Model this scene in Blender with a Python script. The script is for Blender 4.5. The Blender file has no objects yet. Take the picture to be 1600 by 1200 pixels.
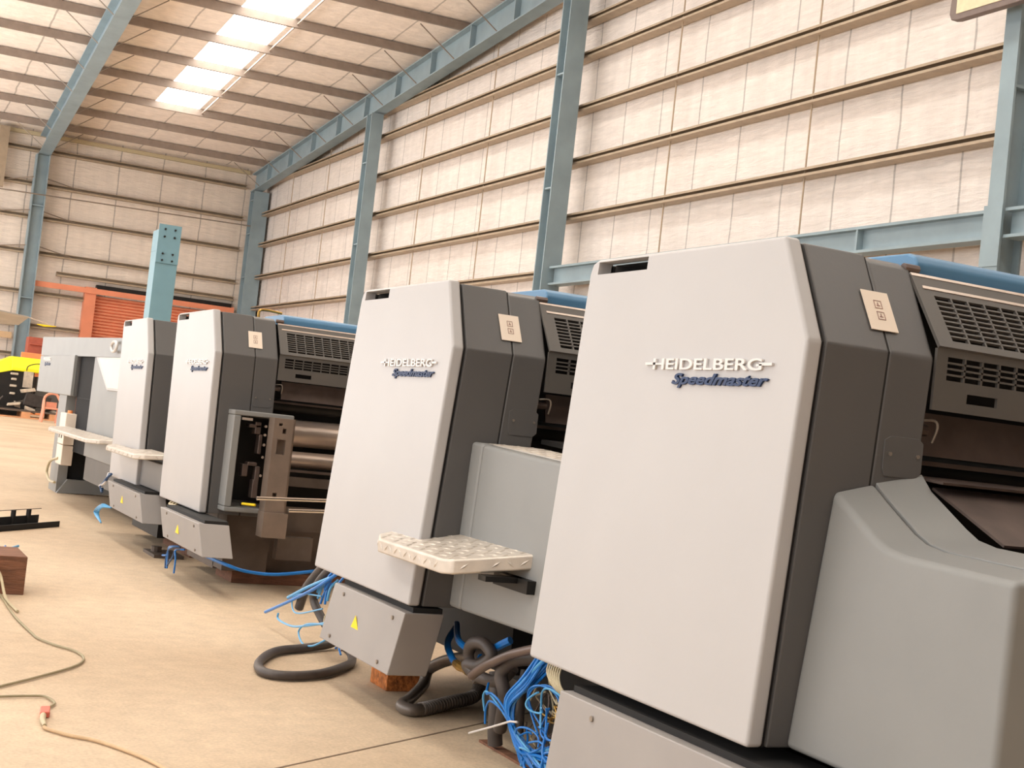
import bpy, bmesh, math, random
from mathutils import Vector, Matrix

random.seed(7)
sc = bpy.context.scene
COL = sc.collection

# ------------------------------------------------------------ camera
cam_data = bpy.data.cameras.new('camera')
cam = bpy.data.objects.new('camera', cam_data)
COL.objects.link(cam)
right = Vector((0.89264, -0.43732, 0.10927))
up = Vector((-0.11399, 0.01553, 0.99336))
back = right.cross(up).normalized()
m = Matrix((right, up, back)).transposed().to_4x4()
m.translation = Vector((0, 0, 1.5))
cam.matrix_world = m
cam_data.sensor_width = 36.0
cam_data.lens = 49.5
cam_data.clip_start = 0.05
cam_data.clip_end = 400
sc.camera = cam

# ------------------------------------------------------------ daylight and fill lamps
world = bpy.data.worlds.new('world')
sc.world = world
world.use_nodes = True
bg = world.node_tree.nodes['Background']
bg.inputs[0].default_value = (0.97, 0.97, 1.0, 1)
bg.inputs[1].default_value = 1.1
SKYLIGHT = 11.0

def area(name, loc, rot, sx, sy, power, col):
    l = bpy.data.lights.new(name, 'AREA')
    l.shape = 'RECTANGLE'; l.size = sx; l.size_y = sy
    l.energy = power; l.color = col
    o = bpy.data.objects.new(name, l)
    o.location = loc; o.rotation_euler = rot
    COL.objects.link(o)
    return o
# fill lamps added on the unseen left side, tilted up to brighten the ceiling
area('left_side_fill', (-13.0, 14.0, 5.0), (0, math.radians(-110), 0), 9, 44, 4700, (1.0, 0.98, 0.96))

area('left_side_fill_far', (-10.0, 54.0, 4.5), (0, math.radians(-138), 0), 9, 38, 9800, (1.0, 0.98, 0.96))  # added fill, lifts the far roof and far wall
sc.view_settings.view_transform = 'Standard'
sc.view_settings.look = 'None'
sc.view_settings.gamma = 1
sc.view_settings.use_curve_mapping = False
sc.view_settings.exposure = -0.67
sc.cycles.use_denoising = True
sc.cycles.max_bounces = 8
sc.cycles.diffuse_bounces = 5

# ------------------------------------------------------------ materials
def lin(c):
    c = c / 255.0
    return c / 12.92 if c <= 0.04045 else ((c + 0.055) / 1.055) ** 2.4

def rgb(r, g, b):
    return (lin(r), lin(g), lin(b), 1)

def newmat(name):
    mt = bpy.data.materials.new(name)
    mt.use_nodes = True
    nt = mt.node_tree
    return mt, nt, nt.nodes['Principled BSDF']

def mat(name, col, rough=0.5, metal=0.0, var=0.08, scale=6.0, bump=0.0, bscale=40.0, stretch=(1, 1, 1), spec=0.5):
    mt, nt, p = newmat(name)
    p.inputs['Roughness'].default_value = rough
    p.inputs['Metallic'].default_value = metal
    p.inputs['Specular IOR Level'].default_value = spec
    tc = nt.nodes.new('ShaderNodeTexCoord')
    mp = nt.nodes.new('ShaderNodeMapping')
    mp.inputs['Scale'].default_value = stretch
    nt.links.new(tc.outputs['Object'], mp.inputs[0])
    nz = nt.nodes.new('ShaderNodeTexNoise')
    nz.inputs['Scale'].default_value = scale
    nz.inputs['Detail'].default_value = 5
    nt.links.new(mp.outputs[0], nz.inputs[0])
    rp = nt.nodes.new('ShaderNodeMapRange')
    rp.inputs[1].default_value = 0.3; rp.inputs[2].default_value = 0.7
    rp.inputs[3].default_value = 1 - var; rp.inputs[4].default_value = 1 + var
    nt.links.new(nz.outputs[0], rp.inputs[0])
    mx = nt.nodes.new('ShaderNodeVectorMath'); mx.operation = 'SCALE'
    mx.inputs[0].default_value = col[:3]
    nt.links.new(rp.outputs[0], mx.inputs['Scale'])
    nt.links.new(mx.outputs[0], p.inputs['Base Color'])
    if bump > 0:
        n2 = nt.nodes.new('ShaderNodeTexNoise'); n2.inputs['Scale'].default_value = bscale
        nt.links.new(mp.outputs[0], n2.inputs[0])
        b = nt.nodes.new('ShaderNodeBump'); b.inputs['Strength'].default_value = bump
        b.inputs['Distance'].default_value = 0.02
        nt.links.new(n2.outputs[0], b.inputs['Height'])
        nt.links.new(b.outputs[0], p.inputs['Normal'])
    return mt

def insulation(name, axis, pitch, offset, col, line, wrinkle=0.5):
    """foil faced blanket: seams every `pitch` metres along `axis`, fine ripples across"""
    mt, nt, p = newmat(name)
    p.inputs['Roughness'].default_value = 0.42
    p.inputs['Specular IOR Level'].default_value = 0.6
    N = nt.nodes.new; Lk = nt.links.new
    tc = N('ShaderNodeTexCoord'); sp = N('ShaderNodeSeparateXYZ')
    Lk(tc.outputs['Object'], sp.inputs[0])
    wob = N('ShaderNodeTexNoise'); wob.inputs['Scale'].default_value = 0.8; wob.inputs['Detail'].default_value = 3
    Lk(tc.outputs['Object'], wob.inputs[0])
    def math_(op, a, b=None, c=None):
        n = N('ShaderNodeMath'); n.operation = op
        for k, v in enumerate((a, b, c)):
            if v is None: continue
            if isinstance(v, (int, float)): n.inputs[k].default_value = v
            else: Lk(v, n.inputs[k])
        return n.outputs[0]
    w = math_('MULTIPLY_ADD', wob.outputs[0], 0.16, offset - 0.08)
    a = math_('ADD', sp.outputs[axis], w)
    fr = math_('FRACT', math_('DIVIDE', a, pitch))
    d = math_('ABSOLUTE', math_('SUBTRACT', fr, 0.5))
    seam = math_('LESS_THAN', d, line / pitch)
    # ripples
    mp = N('ShaderNodeMapping'); mp.inputs['Scale'].default_value = (0.9, 0.9, 7.0) if axis == 1 or axis == 0 else (1, 1, 1)
    if name.endswith('roof'): mp.inputs['Scale'].default_value = (1.2, 3.0, 1)
    Lk(tc.outputs['Object'], mp.inputs[0])
    n1 = N('ShaderNodeTexNoise'); n1.inputs['Scale'].default_value = 1.6; n1.inputs['Detail'].default_value = 8; n1.inputs['Roughness'].default_value = 0.65
    n1.inputs['Distortion'].default_value = 0.6
    Lk(mp.outputs[0], n1.inputs[0])
    mp2 = N('ShaderNodeMapping'); mp2.inputs['Scale'].default_value = (2.5, 2.5, 0.35)
    Lk(tc.outputs['Object'], mp2.inputs[0])
    n2 = N('ShaderNodeTexNoise'); n2.inputs['Scale'].default_value = 1.0; n2.inputs['Detail'].default_value = 6
    Lk(mp2.outputs[0], n2.inputs[0])
    v1 = math_('MULTIPLY_ADD', n1.outputs[0], 0.5, 0.74)
    v2 = math_('MULTIPLY_ADD', n2.outputs[0], 0.26, 0.87)
    v = math_('MULTIPLY', v1, v2)
    v = math_('MULTIPLY', v, math_('SUBTRACT', 1.0, math_('MULTIPLY', seam, 0.42)))
    sc_ = N('ShaderNodeVectorMath'); sc_.operation = 'SCALE'; sc_.inputs[0].default_value = col[:3]
    Lk(v, sc_.inputs['Scale']); Lk(sc_.outputs[0], p.inputs['Base Color'])
    b = N('ShaderNodeBump'); b.inputs['Strength'].default_value = wrinkle; b.inputs['Distance'].default_value = 0.12
    h = math_('ADD', n1.outputs[0], math_('MULTIPLY', n2.outputs[0], 0.7))
    Lk(h, b.inputs['Height']); Lk(b.outputs[0], p.inputs['Normal'])
    return mt

def concrete():
    mt, nt, p = newmat('dusty_concrete')
    p.inputs['Roughness'].default_value = 0.62
    N = nt.nodes.new; Lk = nt.links.new
    tc = N('ShaderNodeTexCoord')
    n1 = N('ShaderNodeTexNoise'); n1.inputs['Scale'].default_value = 0.5; n1.inputs['Detail'].default_value = 6
    n2 = N('ShaderNodeTexNoise'); n2.inputs['Scale'].default_value = 9; n2.inputs['Detail'].default_value = 8; n2.inputs['Roughness'].default_value = 0.7
    n3 = N('ShaderNodeTexNoise'); n3.inputs['Scale'].default_value = 60; n3.inputs['Detail'].default_value = 5
    for n in (n1, n2, n3): Lk(tc.outputs['Object'], n.inputs[0])
    r1 = N('ShaderNodeValToRGB')
    r1.color_ramp.elements[0].position = 0.3; r1.color_ramp.elements[0].color = rgb(186, 162, 134)
    r1.color_ramp.elements[1].position = 0.72; r1.color_ramp.elements[1].color = rgb(212, 190, 162)
    Lk(n1.outputs[0], r1.inputs[0])
    def mr(src, lo, hi):
        q = N('ShaderNodeMapRange'); q.inputs[1].default_value = 0.3; q.inputs[2].default_value = 0.7
        q.inputs[3].default_value = lo; q.inputs[4].default_value = hi
        Lk(src, q.inputs[0]); return q.outputs[0]
    ml = N('ShaderNodeMath'); ml.operation = 'MULTIPLY'
    Lk(mr(n2.outputs[0], 0.86, 1.09), ml.inputs[0]); Lk(mr(n3.outputs[0], 0.87, 1.10), ml.inputs[1])
    s = N('ShaderNodeVectorMath'); s.operation = 'SCALE'
    Lk(r1.outputs[0], s.inputs[0]); Lk(ml.outputs[0], s.inputs['Scale'])
    Lk(s.outputs[0], p.inputs['Base Color'])
    b = N('ShaderNodeBump'); b.inputs['Strength'].default_value = 0.25; b.inputs['Distance'].default_value = 0.01
    Lk(n2.outputs[0], b.inputs['Height']); Lk(b.outputs[0], p.inputs['Normal'])
    return mt

def emit(name, col, s):
    mt, nt, p = newmat(name)
    p.inputs['Base Color'].default_value = col
    p.inputs['Emission Color'].default_value = col
    p.inputs['Emission Strength'].default_value = s
    return mt

M = dict(
    concrete=concrete(),
    back=mat('light_blocking_brown', rgb(92, 84, 78), 0.8, 0, 0.1, 1),  # dark brown chosen to cut bounce from the unseen back wall
    joint=mat('joint_filler', rgb(120, 100, 82), 0.9),
    wall_r=insulation('foil_blanket_right', 1, 2.0, 0.35, rgb(226, 217, 210), 0.028),
    wall_f=insulation('foil_blanket_far', 0, 2.2, 0.6, rgb(232, 219, 206), 0.03, 0.6),
    roof=insulation('foil_blanket_roof', 0, 2.3, 0.2, rgb(247, 236, 226), 0.035, 0.35),
    purlin=mat('galvanised_purlin', rgb(150, 136, 126), 0.5, 0.3, 0.1, 3),
    girt=mat('tan_girt', rgb(168, 150, 128), 0.5, 0.25, 0.1, 3),
    blue=mat('blue_grey_steel_paint', rgb(134, 152, 160), 0.5, 0.0, 0.10, 1.2),
    blue2=mat('teal_blue_column_paint', rgb(112, 150, 164), 0.45, 0.0, 0.06, 2),
    rod=mat('bare_rod', rgb(150, 140, 130), 0.4, 0.6),
    skylight=emit('translucent_sheet', (1.0, 0.97, 0.9, 1), SKYLIGHT),
    orange=mat('orange_shutter_paint', rgb(222, 138, 104), 0.5, 0.0, 0.08, 1.5),
    panel=mat('light_grey_panel_paint', rgb(180, 177, 176), 0.4, 0.0, 0.02, 2.0, 0.012, 60, spec=0.3),
    cover=mat('mid_grey_cover_paint', rgb(90, 88, 87), 0.42, 0.0, 0.03, 2.0, 0.015, 60),
    housing=mat('step_housing_paint', rgb(134, 134, 132), 0.45, 0.0, 0.04, 2.5, 0.012, 50, spec=0.35),
    box=mat('junction_box_paint', rgb(150, 144, 140), 0.5, 0.0, 0.04, 3),
    dark=mat('part_and_shade_black', rgb(22, 19, 17), 0.55, 0.2, 0.3, 8),  # near-black for dark parts and for shade in cavities, gaps and undersides
    groove=mat('groove_shade_black', rgb(30, 28, 27), 0.8),  # near-black for groove shade; also real black lids, channel and cable
    dark2=mat('dark_grey_paint', rgb(40, 40, 41), 0.75, 0.0, 0.05, 3, spec=0.1),
    guard=mat('guard_grey', rgb(92, 88, 84), 0.5, 0.1, 0.05, 4),
    bluecov=mat('blue_washup_cover', rgb(84, 130, 166), 0.42, 0.0, 0.05, 3),
    strip=mat('bright_strip', rgb(205, 190, 178), 0.35, 0.5, 0.06, 20),
    brown=mat('stained_steel', rgb(104, 90, 84), 0.4, 0.5, 0.2, 7),
    castiron=mat('cast_side_frame', rgb(96, 84, 76), 0.5, 0.3, 0.2, 5),
    roller=mat('worn_cylinder', rgb(188, 172, 160), 0.3, 0.6, 0.22, 6, 0.1, 20, (0.3, 1, 1)),
    chrome=mat('chrome', rgb(225, 220, 215), 0.12, 1.0, 0.03),
    tread=mat('checker_plate', rgb(200, 190, 178), 0.42, 0.3, 0.10, 14),
    label=mat('cream_label', rgb(232, 216, 198), 0.5, 0, 0.02),
    print_=mat('label_print', rgb(150, 110, 100), 0.6),
    blueink=mat('dark_blue_letter', rgb(14, 44, 86), 0.5),
    white=mat('white_letter', rgb(212, 206, 202), 0.35, 0, 0.01),
    yellow=mat('yellow_sticker', rgb(250, 214, 20), 0.5, 0, 0.03),
    black=mat('black_print', rgb(24, 22, 22), 0.6),
    tube=mat('blue_air_tube', rgb(16, 112, 192), 0.35, 0, 0.08, 20),
    tubel=mat('pale_blue_tube', rgb(84, 160, 208), 0.35, 0, 0.05, 20),
    hose=mat('black_hose', rgb(74, 66, 62), 0.5, 0, 0.15, 12),
    hosegrey=mat('grey_ribbed_hose', rgb(112, 102, 94), 0.4, 0.2, 0.12, 12),
    framebrown=mat('brown_grey_frame', rgb(132, 116, 104), 0.45, 0.3, 0.14, 5),
    cream=mat('cream_wire', rgb(186, 172, 140), 0.5, 0, 0.06, 20),
    beige=mat('beige_cord', rgb(200, 168, 130), 0.6, 0, 0.08, 20),
    olive=mat('olive_cord', rgb(150, 138, 108), 0.6, 0, 0.08, 20),
    red=mat('red_plug', rgb(214, 110, 92), 0.5, 0, 0.05),
    brass=mat('brass_fitting', rgb(190, 150, 80), 0.3, 0.8, 0.1),
    wood=mat('timber', rgb(122, 82, 60), 0.8, 0, 0.3, 6, 0.4, 20, (1, 6, 6)),
    chip=mat('chipboard', rgb(176, 104, 48), 0.85, 0, 0.5, 30, 0.6, 40),
    pallet=mat('pallet_wood', rgb(206, 150, 108), 0.8, 0, 0.2, 4),
    ycloth=mat('yellow_tarp', rgb(248, 240, 30), 0.5, 0, 0.06, 2, 0.5, 3),
    scrap1=mat('scrap_pale', rgb(205, 192, 175), 0.4, 0.4, 0.2, 6),
    scrap2=mat('scrap_dark', rgb(58, 52, 50), 0.5, 0.3, 0.3, 6),
    redcrate=mat('rust_red_crate', rgb(170, 86, 66), 0.6, 0, 0.1, 4),
    osheet=mat('orange_sheet', rgb(238, 150, 92), 0.6, 0, 0.08, 4),
    pinkplastic=mat('salmon_plastic', rgb(220, 150, 122), 0.45, 0, 0.05),
    greysheet=mat('grey_sheet', rgb(176, 170, 163), 0.4, 0.2, 0.05, 3),
    lampglass=mat('lamp_diffuser', rgb(214, 202, 168), 0.3, 0, 0.08, 8),
    lampcase=mat('lamp_case', rgb(118, 104, 98), 0.5, 0.2, 0.06),
    navy=mat('navy_connector', rgb(44, 74, 112), 0.4),
)

# ------------------------------------------------------------ mesh helpers
def wloc(o):
    v = Vector((0, 0, 0))
    while o is not None:
        v += o.location; o = o.parent
    return v

class MB:
    def __init__(s): s.v = []; s.f = []
    def add(s, vs, fs):
        n = len(s.v); s.v += [tuple(p) for p in vs]; s.f += [tuple(i + n for i in f) for f in fs]
        return s
    def hexa(s, p):
        return s.add(p, [(0, 3, 2, 1), (4, 5, 6, 7), (0, 1, 5, 4), (1, 2, 6, 5), (2, 3, 7, 6), (3, 0, 4, 7)])
    def box(s, x0, x1, y0, y1, z0, z1):
        return s.hexa([(x0, y0, z0), (x1, y0, z0), (x1, y1, z0), (x0, y1, z0), (x0, y0, z1), (x1, y0, z1), (x1, y1, z1), (x0, y1, z1)])
    def obox(s, o, a, b, c):
        """box from corner o with edge vectors a, b, c"""
        o, a, b, c = map(Vector, (o, a, b, c))
        return s.hexa([o, o + a, o + a + b, o + b, o + c, o + a + c, o + a + b + c, o + b + c])
    def loft(s, pa, pb):
        n = len(pa)
        fs = [tuple(range(n))[::-1], tuple(range(n, 2 * n))]
        for i in range(n):
            j = (i + 1) % n
            fs.append((i, j, n + j, n + i))
        return s.add(list(pa) + list(pb), fs)
    def prism_x(s, poly, x0, x1, shear=None):
        sh = shear or (lambda z: 0)
        return s.loft([(x0 + sh(z), y, z) for y, z in poly], [(x1 + sh(z), y, z) for y, z in poly])
    def prism_z(s, poly, z0, z1):
        return s.loft([(x, y, z0) for x, y in poly], [(x, y, z1) for x, y in poly])
    def prism_y(s, poly, y0, y1):
        return s.loft([(x, y0, z) for x, z in poly], [(x, y1, z) for x, z in poly])
    def tube(s, pts, r, n=8, cap=True):
        pts = [Vector(p) for p in pts]
        rings = []
        t0 = (pts[1] - pts[0]).normalized()
        ref = Vector((0, 0, 1)) if abs(t0.z) < 0.9 else Vector((1, 0, 0))
        u = t0.cross(ref).normalized()
        for i, p in enumerate(pts):
            if i == 0: t = t0
            elif i == len(pts) - 1: t = (pts[i] - pts[i - 1]).normalized()
            else: t = (pts[i + 1] - pts[i - 1]).normalized()
            u = (u - t * u.dot(t))
            if u.length < 1e-6: u = t.orthogonal()
            u.normalize(); w = t.cross(u)
            rr = r[i] if isinstance(r, (list, tuple)) else r
            rings.append([p + (u * math.cos(2 * math.pi * k / n) + w * math.sin(2 * math.pi * k / n)) * rr for k in range(n)])
        vs = [q for rg in rings for q in rg]; fs = []
        for i in range(len(rings) - 1):
            for k in range(n):
                l = (k + 1) % n
                fs.append((i * n + k, i * n + l, (i + 1) * n + l, (i + 1) * n + k))
        if cap:
            fs.append(tuple(range(n))[::-1]); b = (len(rings) - 1) * n
            fs.append(tuple(range(b, b + n)))
        return s.add(vs, fs)
    def cyl(s, a, b, r, n=16): return s.tube([a, b], r, n)
    def build(s, name, material, parent=None, bevel=0.0, seg=2, smooth=False, cut=None):
        me = bpy.data.meshes.new(name)
        if parent is None:
            xs = [p[0] for p in s.v]; ys = [p[1] for p in s.v]; zs = [p[2] for p in s.v]
            off = Vector(((min(xs) + max(xs)) / 2, (min(ys) + max(ys)) / 2, min(zs)))
        else:
            off = wloc(parent)
        me.from_pydata([tuple(Vector(p) - off) for p in s.v], [], s.f)
        me.update()
        bm = bmesh.new(); bm.from_mesh(me)
        bmesh.ops.recalc_face_normals(bm, faces=bm.faces)
        bm.to_mesh(me); bm.free()
        o = bpy.data.objects.new(name, me); COL.objects.link(o)
        if parent is None: o.location = off
        else: o.parent = parent
        me.materials.append(material)
        if cut is not None:
            c = cut
            cme = bpy.data.meshes.new('cutter'); cme.from_pydata([tuple(Vector(p) - off) for p in c.v], [], c.f); cme.update()
            bm = bmesh.new(); bm.from_mesh(cme); bmesh.ops.recalc_face_normals(bm, faces=bm.faces); bm.to_mesh(cme); bm.free()
            co = bpy.data.objects.new('cutter', cme); COL.objects.link(co)
            if parent is None: co.location = off
            else: co.parent = parent
            if bevel > 0:
                mb_ = o.modifiers.new('bevel', 'BEVEL'); mb_.width = bevel; mb_.segments = seg; mb_.limit_method = 'ANGLE'
                mb_.angle_limit = math.radians(25)
            md = o.modifiers.new('b', 'BOOLEAN'); md.operation = 'DIFFERENCE'; md.object = co; md.solver = 'EXACT'
            dg = bpy.context.evaluated_depsgraph_get(); dg.update()
            nm = bpy.data.meshes.new_from_object(o.evaluated_get(dg))
            o.modifiers.clear(); o.data = nm; nm.name = name
            bpy.data.objects.remove(co); bpy.data.meshes.remove(cme)
            me = nm
            if bevel > 0:
                for p in me.polygons: p.use_smooth = True
                me.set_sharp_from_angle(angle=math.radians(38))
                o.modifiers.new('wn', 'WEIGHTED_NORMAL').keep_sharp = True
                return o
        if bevel > 0:
            md = o.modifiers.new('bevel', 'BEVEL'); md.width = bevel; md.segments = seg; md.limit_method = 'ANGLE'
            md.angle_limit = math.radians(25); md.harden_normals = True
        if smooth or bevel > 0:
            for p in me.polygons: p.use_smooth = True
            if smooth and bevel == 0:
                md = o.modifiers.new('es', 'EDGE_SPLIT'); md.split_angle = math.radians(40)
        return o

def tag(o, label=None, cat=None, group=None, kind=None):
    if label: o['label'] = label
    if cat: o['category'] = cat
    if group: o['group'] = group
    if kind: o['kind'] = kind
    return o

def thing(name, loc, label, cat, group=None):
    o = bpy.data.objects.new(name, None); o.empty_display_size = 0.2
    COL.objects.link(o); o.location = loc
    return tag(o, label, cat, group)

def catmull(pts, k=6):
    P = [Vector(p) for p in pts]; out = []
    for i in range(len(P) - 1):
        p0 = P[max(i - 1, 0)]; p1 = P[i]; p2 = P[i + 1]; p3 = P[min(i + 2, len(P) - 1)]
        for j in range(k):
            t = j / k
            out.append(0.5 * ((2 * p1) + (p2 - p0) * t + (2 * p0 - 5 * p1 + 4 * p2 - p3) * t * t + (3 * p1 - p0 - 3 * p2 + p3) * t ** 3))
    out.append(P[-1])
    return out

def ordinal(i): return ['lowest', 'second', 'third', 'fourth', 'fifth', 'sixth', 'seventh', 'eighth', 'ninth', 'tenth', 'eleventh', 'twelfth', 'thirteenth', 'fourteenth'][i]

# ============================================================ SETTING
D = 74.0; WX = 20.0; XL = -14.0; YB = -8.0
def PZ(y): return 13.75 + 0.075 * (D - y)          # underside of the purlins on the far slope
RIDGE = 30.0
def CZ(y):                                          # roof blanket level
    return PZ(y) + 0.34 if y >= RIDGE else PZ(RIDGE) + 0.34 - 0.075 * (RIDGE - y)

def struct(name, mb, mt, **k):
    o = mb.build(name, mt, **k); tag(o, kind='structure'); return o

struct('floor', MB().box(XL, WX + 0.3, YB, D + 0.3, -0.3, 0.0), M['concrete'])
jn = MB()
def strip_line(mb, a, b, w=0.012, h=0.002):
    a, b = Vector(a), Vector(b); d = (b - a).normalized(); n = Vector((-d.y, d.x, 0)) * w / 2
    mb.hexa([a - n, b - n, b + n, a + n, a - n + Vector((0, 0, h)), b - n + Vector((0, 0, h)), b + n + Vector((0, 0, h)), a + n + Vector((0, 0, h))])
strip_line(jn, (-6, 0.7, 0), (8.5, 9.95, 0), 0.012)
struct('trim_1', jn, M['joint'])

wr = MB().prism_x([(YB, 0), (D, 0), (D, CZ(D) + 0.2), (RIDGE, CZ(RIDGE) + 0.2), (YB, CZ(YB) + 0.2)], WX, WX + 0.3)
struct('wall_right', wr, M['wall_r'])
struct('wall_far', MB().box(XL, WX, D, D + 0.3, 0, CZ(D) + 0.1), M['wall_f'])
struct('wall_back_blocker', MB().box(XL, WX, YB - 0.3, YB, 0, CZ(YB) + 0.1), M['back'])  # unseen wall, closed and kept dark to hold light off camera-facing sides

SKY = [(-10.6, -8.2), (-1.8, 0.6), (11.95, 13.95)]  # left strips unseen, added for top light; right strip seen at far end
ceil = MB()
def slab(mb, x0, x1, y0, y1):
    mb.hexa([(x0, y0, CZ(y0)), (x1, y0, CZ(y0)), (x1, y1, CZ(y1)), (x0, y1, CZ(y1)),
             (x0, y0, CZ(y0) + .2), (x1, y0, CZ(y0) + .2), (x1, y1, CZ(y1) + .2), (x0, y1, CZ(y1) + .2)])
xe = [XL] + [v for s in SKY for v in s] + [WX]
for i in range(0, len(xe), 2):
    slab(ceil, xe[i], xe[i + 1], RIDGE, D); slab(ceil, xe[i], xe[i + 1], YB, RIDGE)
PUR = [47.0 + 3.55 * k for k in range(-6, 8)]
for a, b in SKY:
    slab(ceil, a, b, 65.6, D)
struct('ceiling', ceil, M['roof'])
n = 1
segs = [YB, -2, 4, 12, 20, 26.0, 29.5, 33.0, 36.5, 40.05, 43.6, 47.15, 50.7, 54.25, 57.8, 61.6, 65.5]  # panes near the camera are unseen, added for more top light
for a, b in SKY:
    for i in range(len(segs) - 1):
        y0, y1 = segs[i] + .06, segs[i + 1] - .06
        if y0 < RIDGE < y1: y1 = RIDGE
        p = MB().hexa([(a + .02, y0, CZ(y0) + .06), (b - .02, y0, CZ(y0) + .06), (b - .02, y1, CZ(y1) + .06), (a + .02, y1, CZ(y1) + .06),
                       (a + .02, y0, CZ(y0) + .1), (b - .02, y0, CZ(y0) + .1), (b - .02, y1, CZ(y1) + .1), (a + .02, y1, CZ(y1) + .1)])
        struct('window_%d' % n, p, M['skylight']); n += 1

# --- steel frame -------------------------------------------------------
def i_column(name, x0, x1, y0, y1, z0, z1, web, label, ribs=(), material=None, group=None):
    """web: 'y' = flanges face +-Y (recess seen from the aisle), 'x' = flanges face +-X"""
    t = thing(name, ((x0 + x1) / 2, (y0 + y1) / 2, z0), label, 'column', group)
    mt = material or M['blue']; f = 0.05
    b = MB()
    if web == 'y':
        b.box(x0, x1, y0, y0 + f, z0, z1); b.box(x0, x1, y1 - f, y1, z0, z1)
        b.box((x0 + x1) / 2 - .02, (x0 + x1) / 2 + .02, y0 + f, y1 - f, z0, z1)
    else:
        b.box(x0, x0 + f, y0, y1, z0, z1); b.box(x1 - f, x1, y0, y1, z0, z1)
        b.box(x0 + f, x1 - f, (y0 + y1) / 2 - .02, (y0 + y1) / 2 + .02, z0, z1)
    b.build('shaft', mt, t)
    for z in ribs:
        s = MB()
        if web == 'y': s.box(x0 + .03, x1 - .03, y0 + f, y1 - f, z, z + .05)
        else: s.box(x0 + f, x1 - f, y0 + .02, y1 - .02, z, z + .05)
        s.build('stiffener', mt, t)
    return t

# columns on the right wall
i_column('steel_column', 18.8, 19.42, 37.55, 38.1, 0, PZ(38.4) - 1.05, 'y', 'tall blue steel column on the right wall, rising behind the second press unit', (4.5, 9.0, 12.5))
i_column('steel_column', 18.9, 19.42, 54.9, 55.5, 0, PZ(55.5) - 1.05, 'y', 'blue steel column on the right wall, second from the far corner', (4.5, 8.6, 12.0))
i_column('steel_column', 19.05, 19.85, 72.6, 73.4, 0, PZ(73) - 1.05, 'y', 'blue steel column in the far corner of the hall', (8.2, 10.5, 12.3))
c4 = i_column('steel_column', 18.95, 19.52, 19.36, 19.74, 0, 14.0, 'x', 'nearest blue steel column, cut by the right edge of the picture', (5.1, 8.9))
bz = MB()
for z in (6.42, 6.3, 5.72, 5.6): bz.cyl((18.99, 19.5, z), (19.09, 19.5, z), .02, 8)
bz.build('bolt', M['rod'], c4)
MB().box(18.925, 18.948, 19.34, 19.8, 5.55, 6.7).build('end_plate', M['blue'], c4)

# portal beam between the two near columns
pb = thing('tie_beam', (19.2, 29, 6.08), 'horizontal blue I beam spanning between the two nearest wall columns', 'beam')
b = MB().box(19.0, 19.4, 19.75, 37.5, 6.58, 6.64).box(19.0, 19.4, 19.75, 37.5, 6.08, 6.14).box(19.18, 19.22, 19.75, 37.5, 6.14, 6.58)
b.build('beam', M['blue'], pb)
for y in (23.5, 29, 34.5): MB().box(19.02, 19.38, y - .03, y + .03, 6.14, 6.58).build('stiffener', M['blue'], pb)
pb = thing('tie_beam', (19.2, 9, 6.08), 'horizontal blue I beam leaving the nearest column at the right picture edge', 'beam')
MB().box(19.0, 19.4, 5, 19.34, 6.58, 6.64).box(19.0, 19.4, 5, 19.34, 6.08, 6.14).box(19.18, 19.22, 5, 19.34, 6.14, 6.58).build('beam', M['blue'], pb)

# rafters
def rafter(x_far, x_near, label, y_near, width=.5, ribs=True):
    t = thing('roof_rafter', (x_far, D - .6, PZ(D) - 1.0), label, 'rafter', 'blue roof rafters')
    y1 = D - .5; y0 = y_near
    def X(y): return x_far + (x_near - x_far) * (y1 - y) / (y1 - y0)
    def seg(mb, hw, zt0, zt1):
        mb.hexa([(X(y0) - hw, y0, PZ(y0) + zt0), (X(y0) + hw, y0, PZ(y0) + zt0), (X(y1) + hw, y1, PZ(y1) + zt0), (X(y1) - hw, y1, PZ(y1) + zt0),
                 (X(y0) - hw, y0, PZ(y0) + zt1), (X(y0) + hw, y0, PZ(y0) + zt1), (X(y1) + hw, y1, PZ(y1) + zt1), (X(y1) - hw, y1, PZ(y1) + zt1)])
    mb = MB(); seg(mb, width / 2, -1.0, -.95); seg(mb, width / 2, -.06, -.01); seg(mb, .02, -.95, -.06)
    mb.build('beam', M['blue'], t)
    if ribs:
        for y in PUR:
            if y0 < y - 1.2 < y1:
                yy = y - 1.2
                MB().obox((X(yy) - width / 2 + .02, yy - .03, PZ(yy) - .95), (width - .04, 0, 0), (0, .06, 0), (0, 0, .89)).build('stiffener', M['blue'], t)
    return X
XR = rafter(19.3, 19.3, 'blue rafter climbing along the top of the right wall', 32, .5)
XM = rafter(8.5, 7.5, 'blue rafter crossing the roof at upper left above the free column', 38, .58, False)
i_column('steel_column', 8.1, 8.75, 73.0, 73.6, 0, PZ(73.4) - 1.02, 'x', 'blue steel column on the far wall at the left of the picture', (10.2, 5.6))

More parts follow.
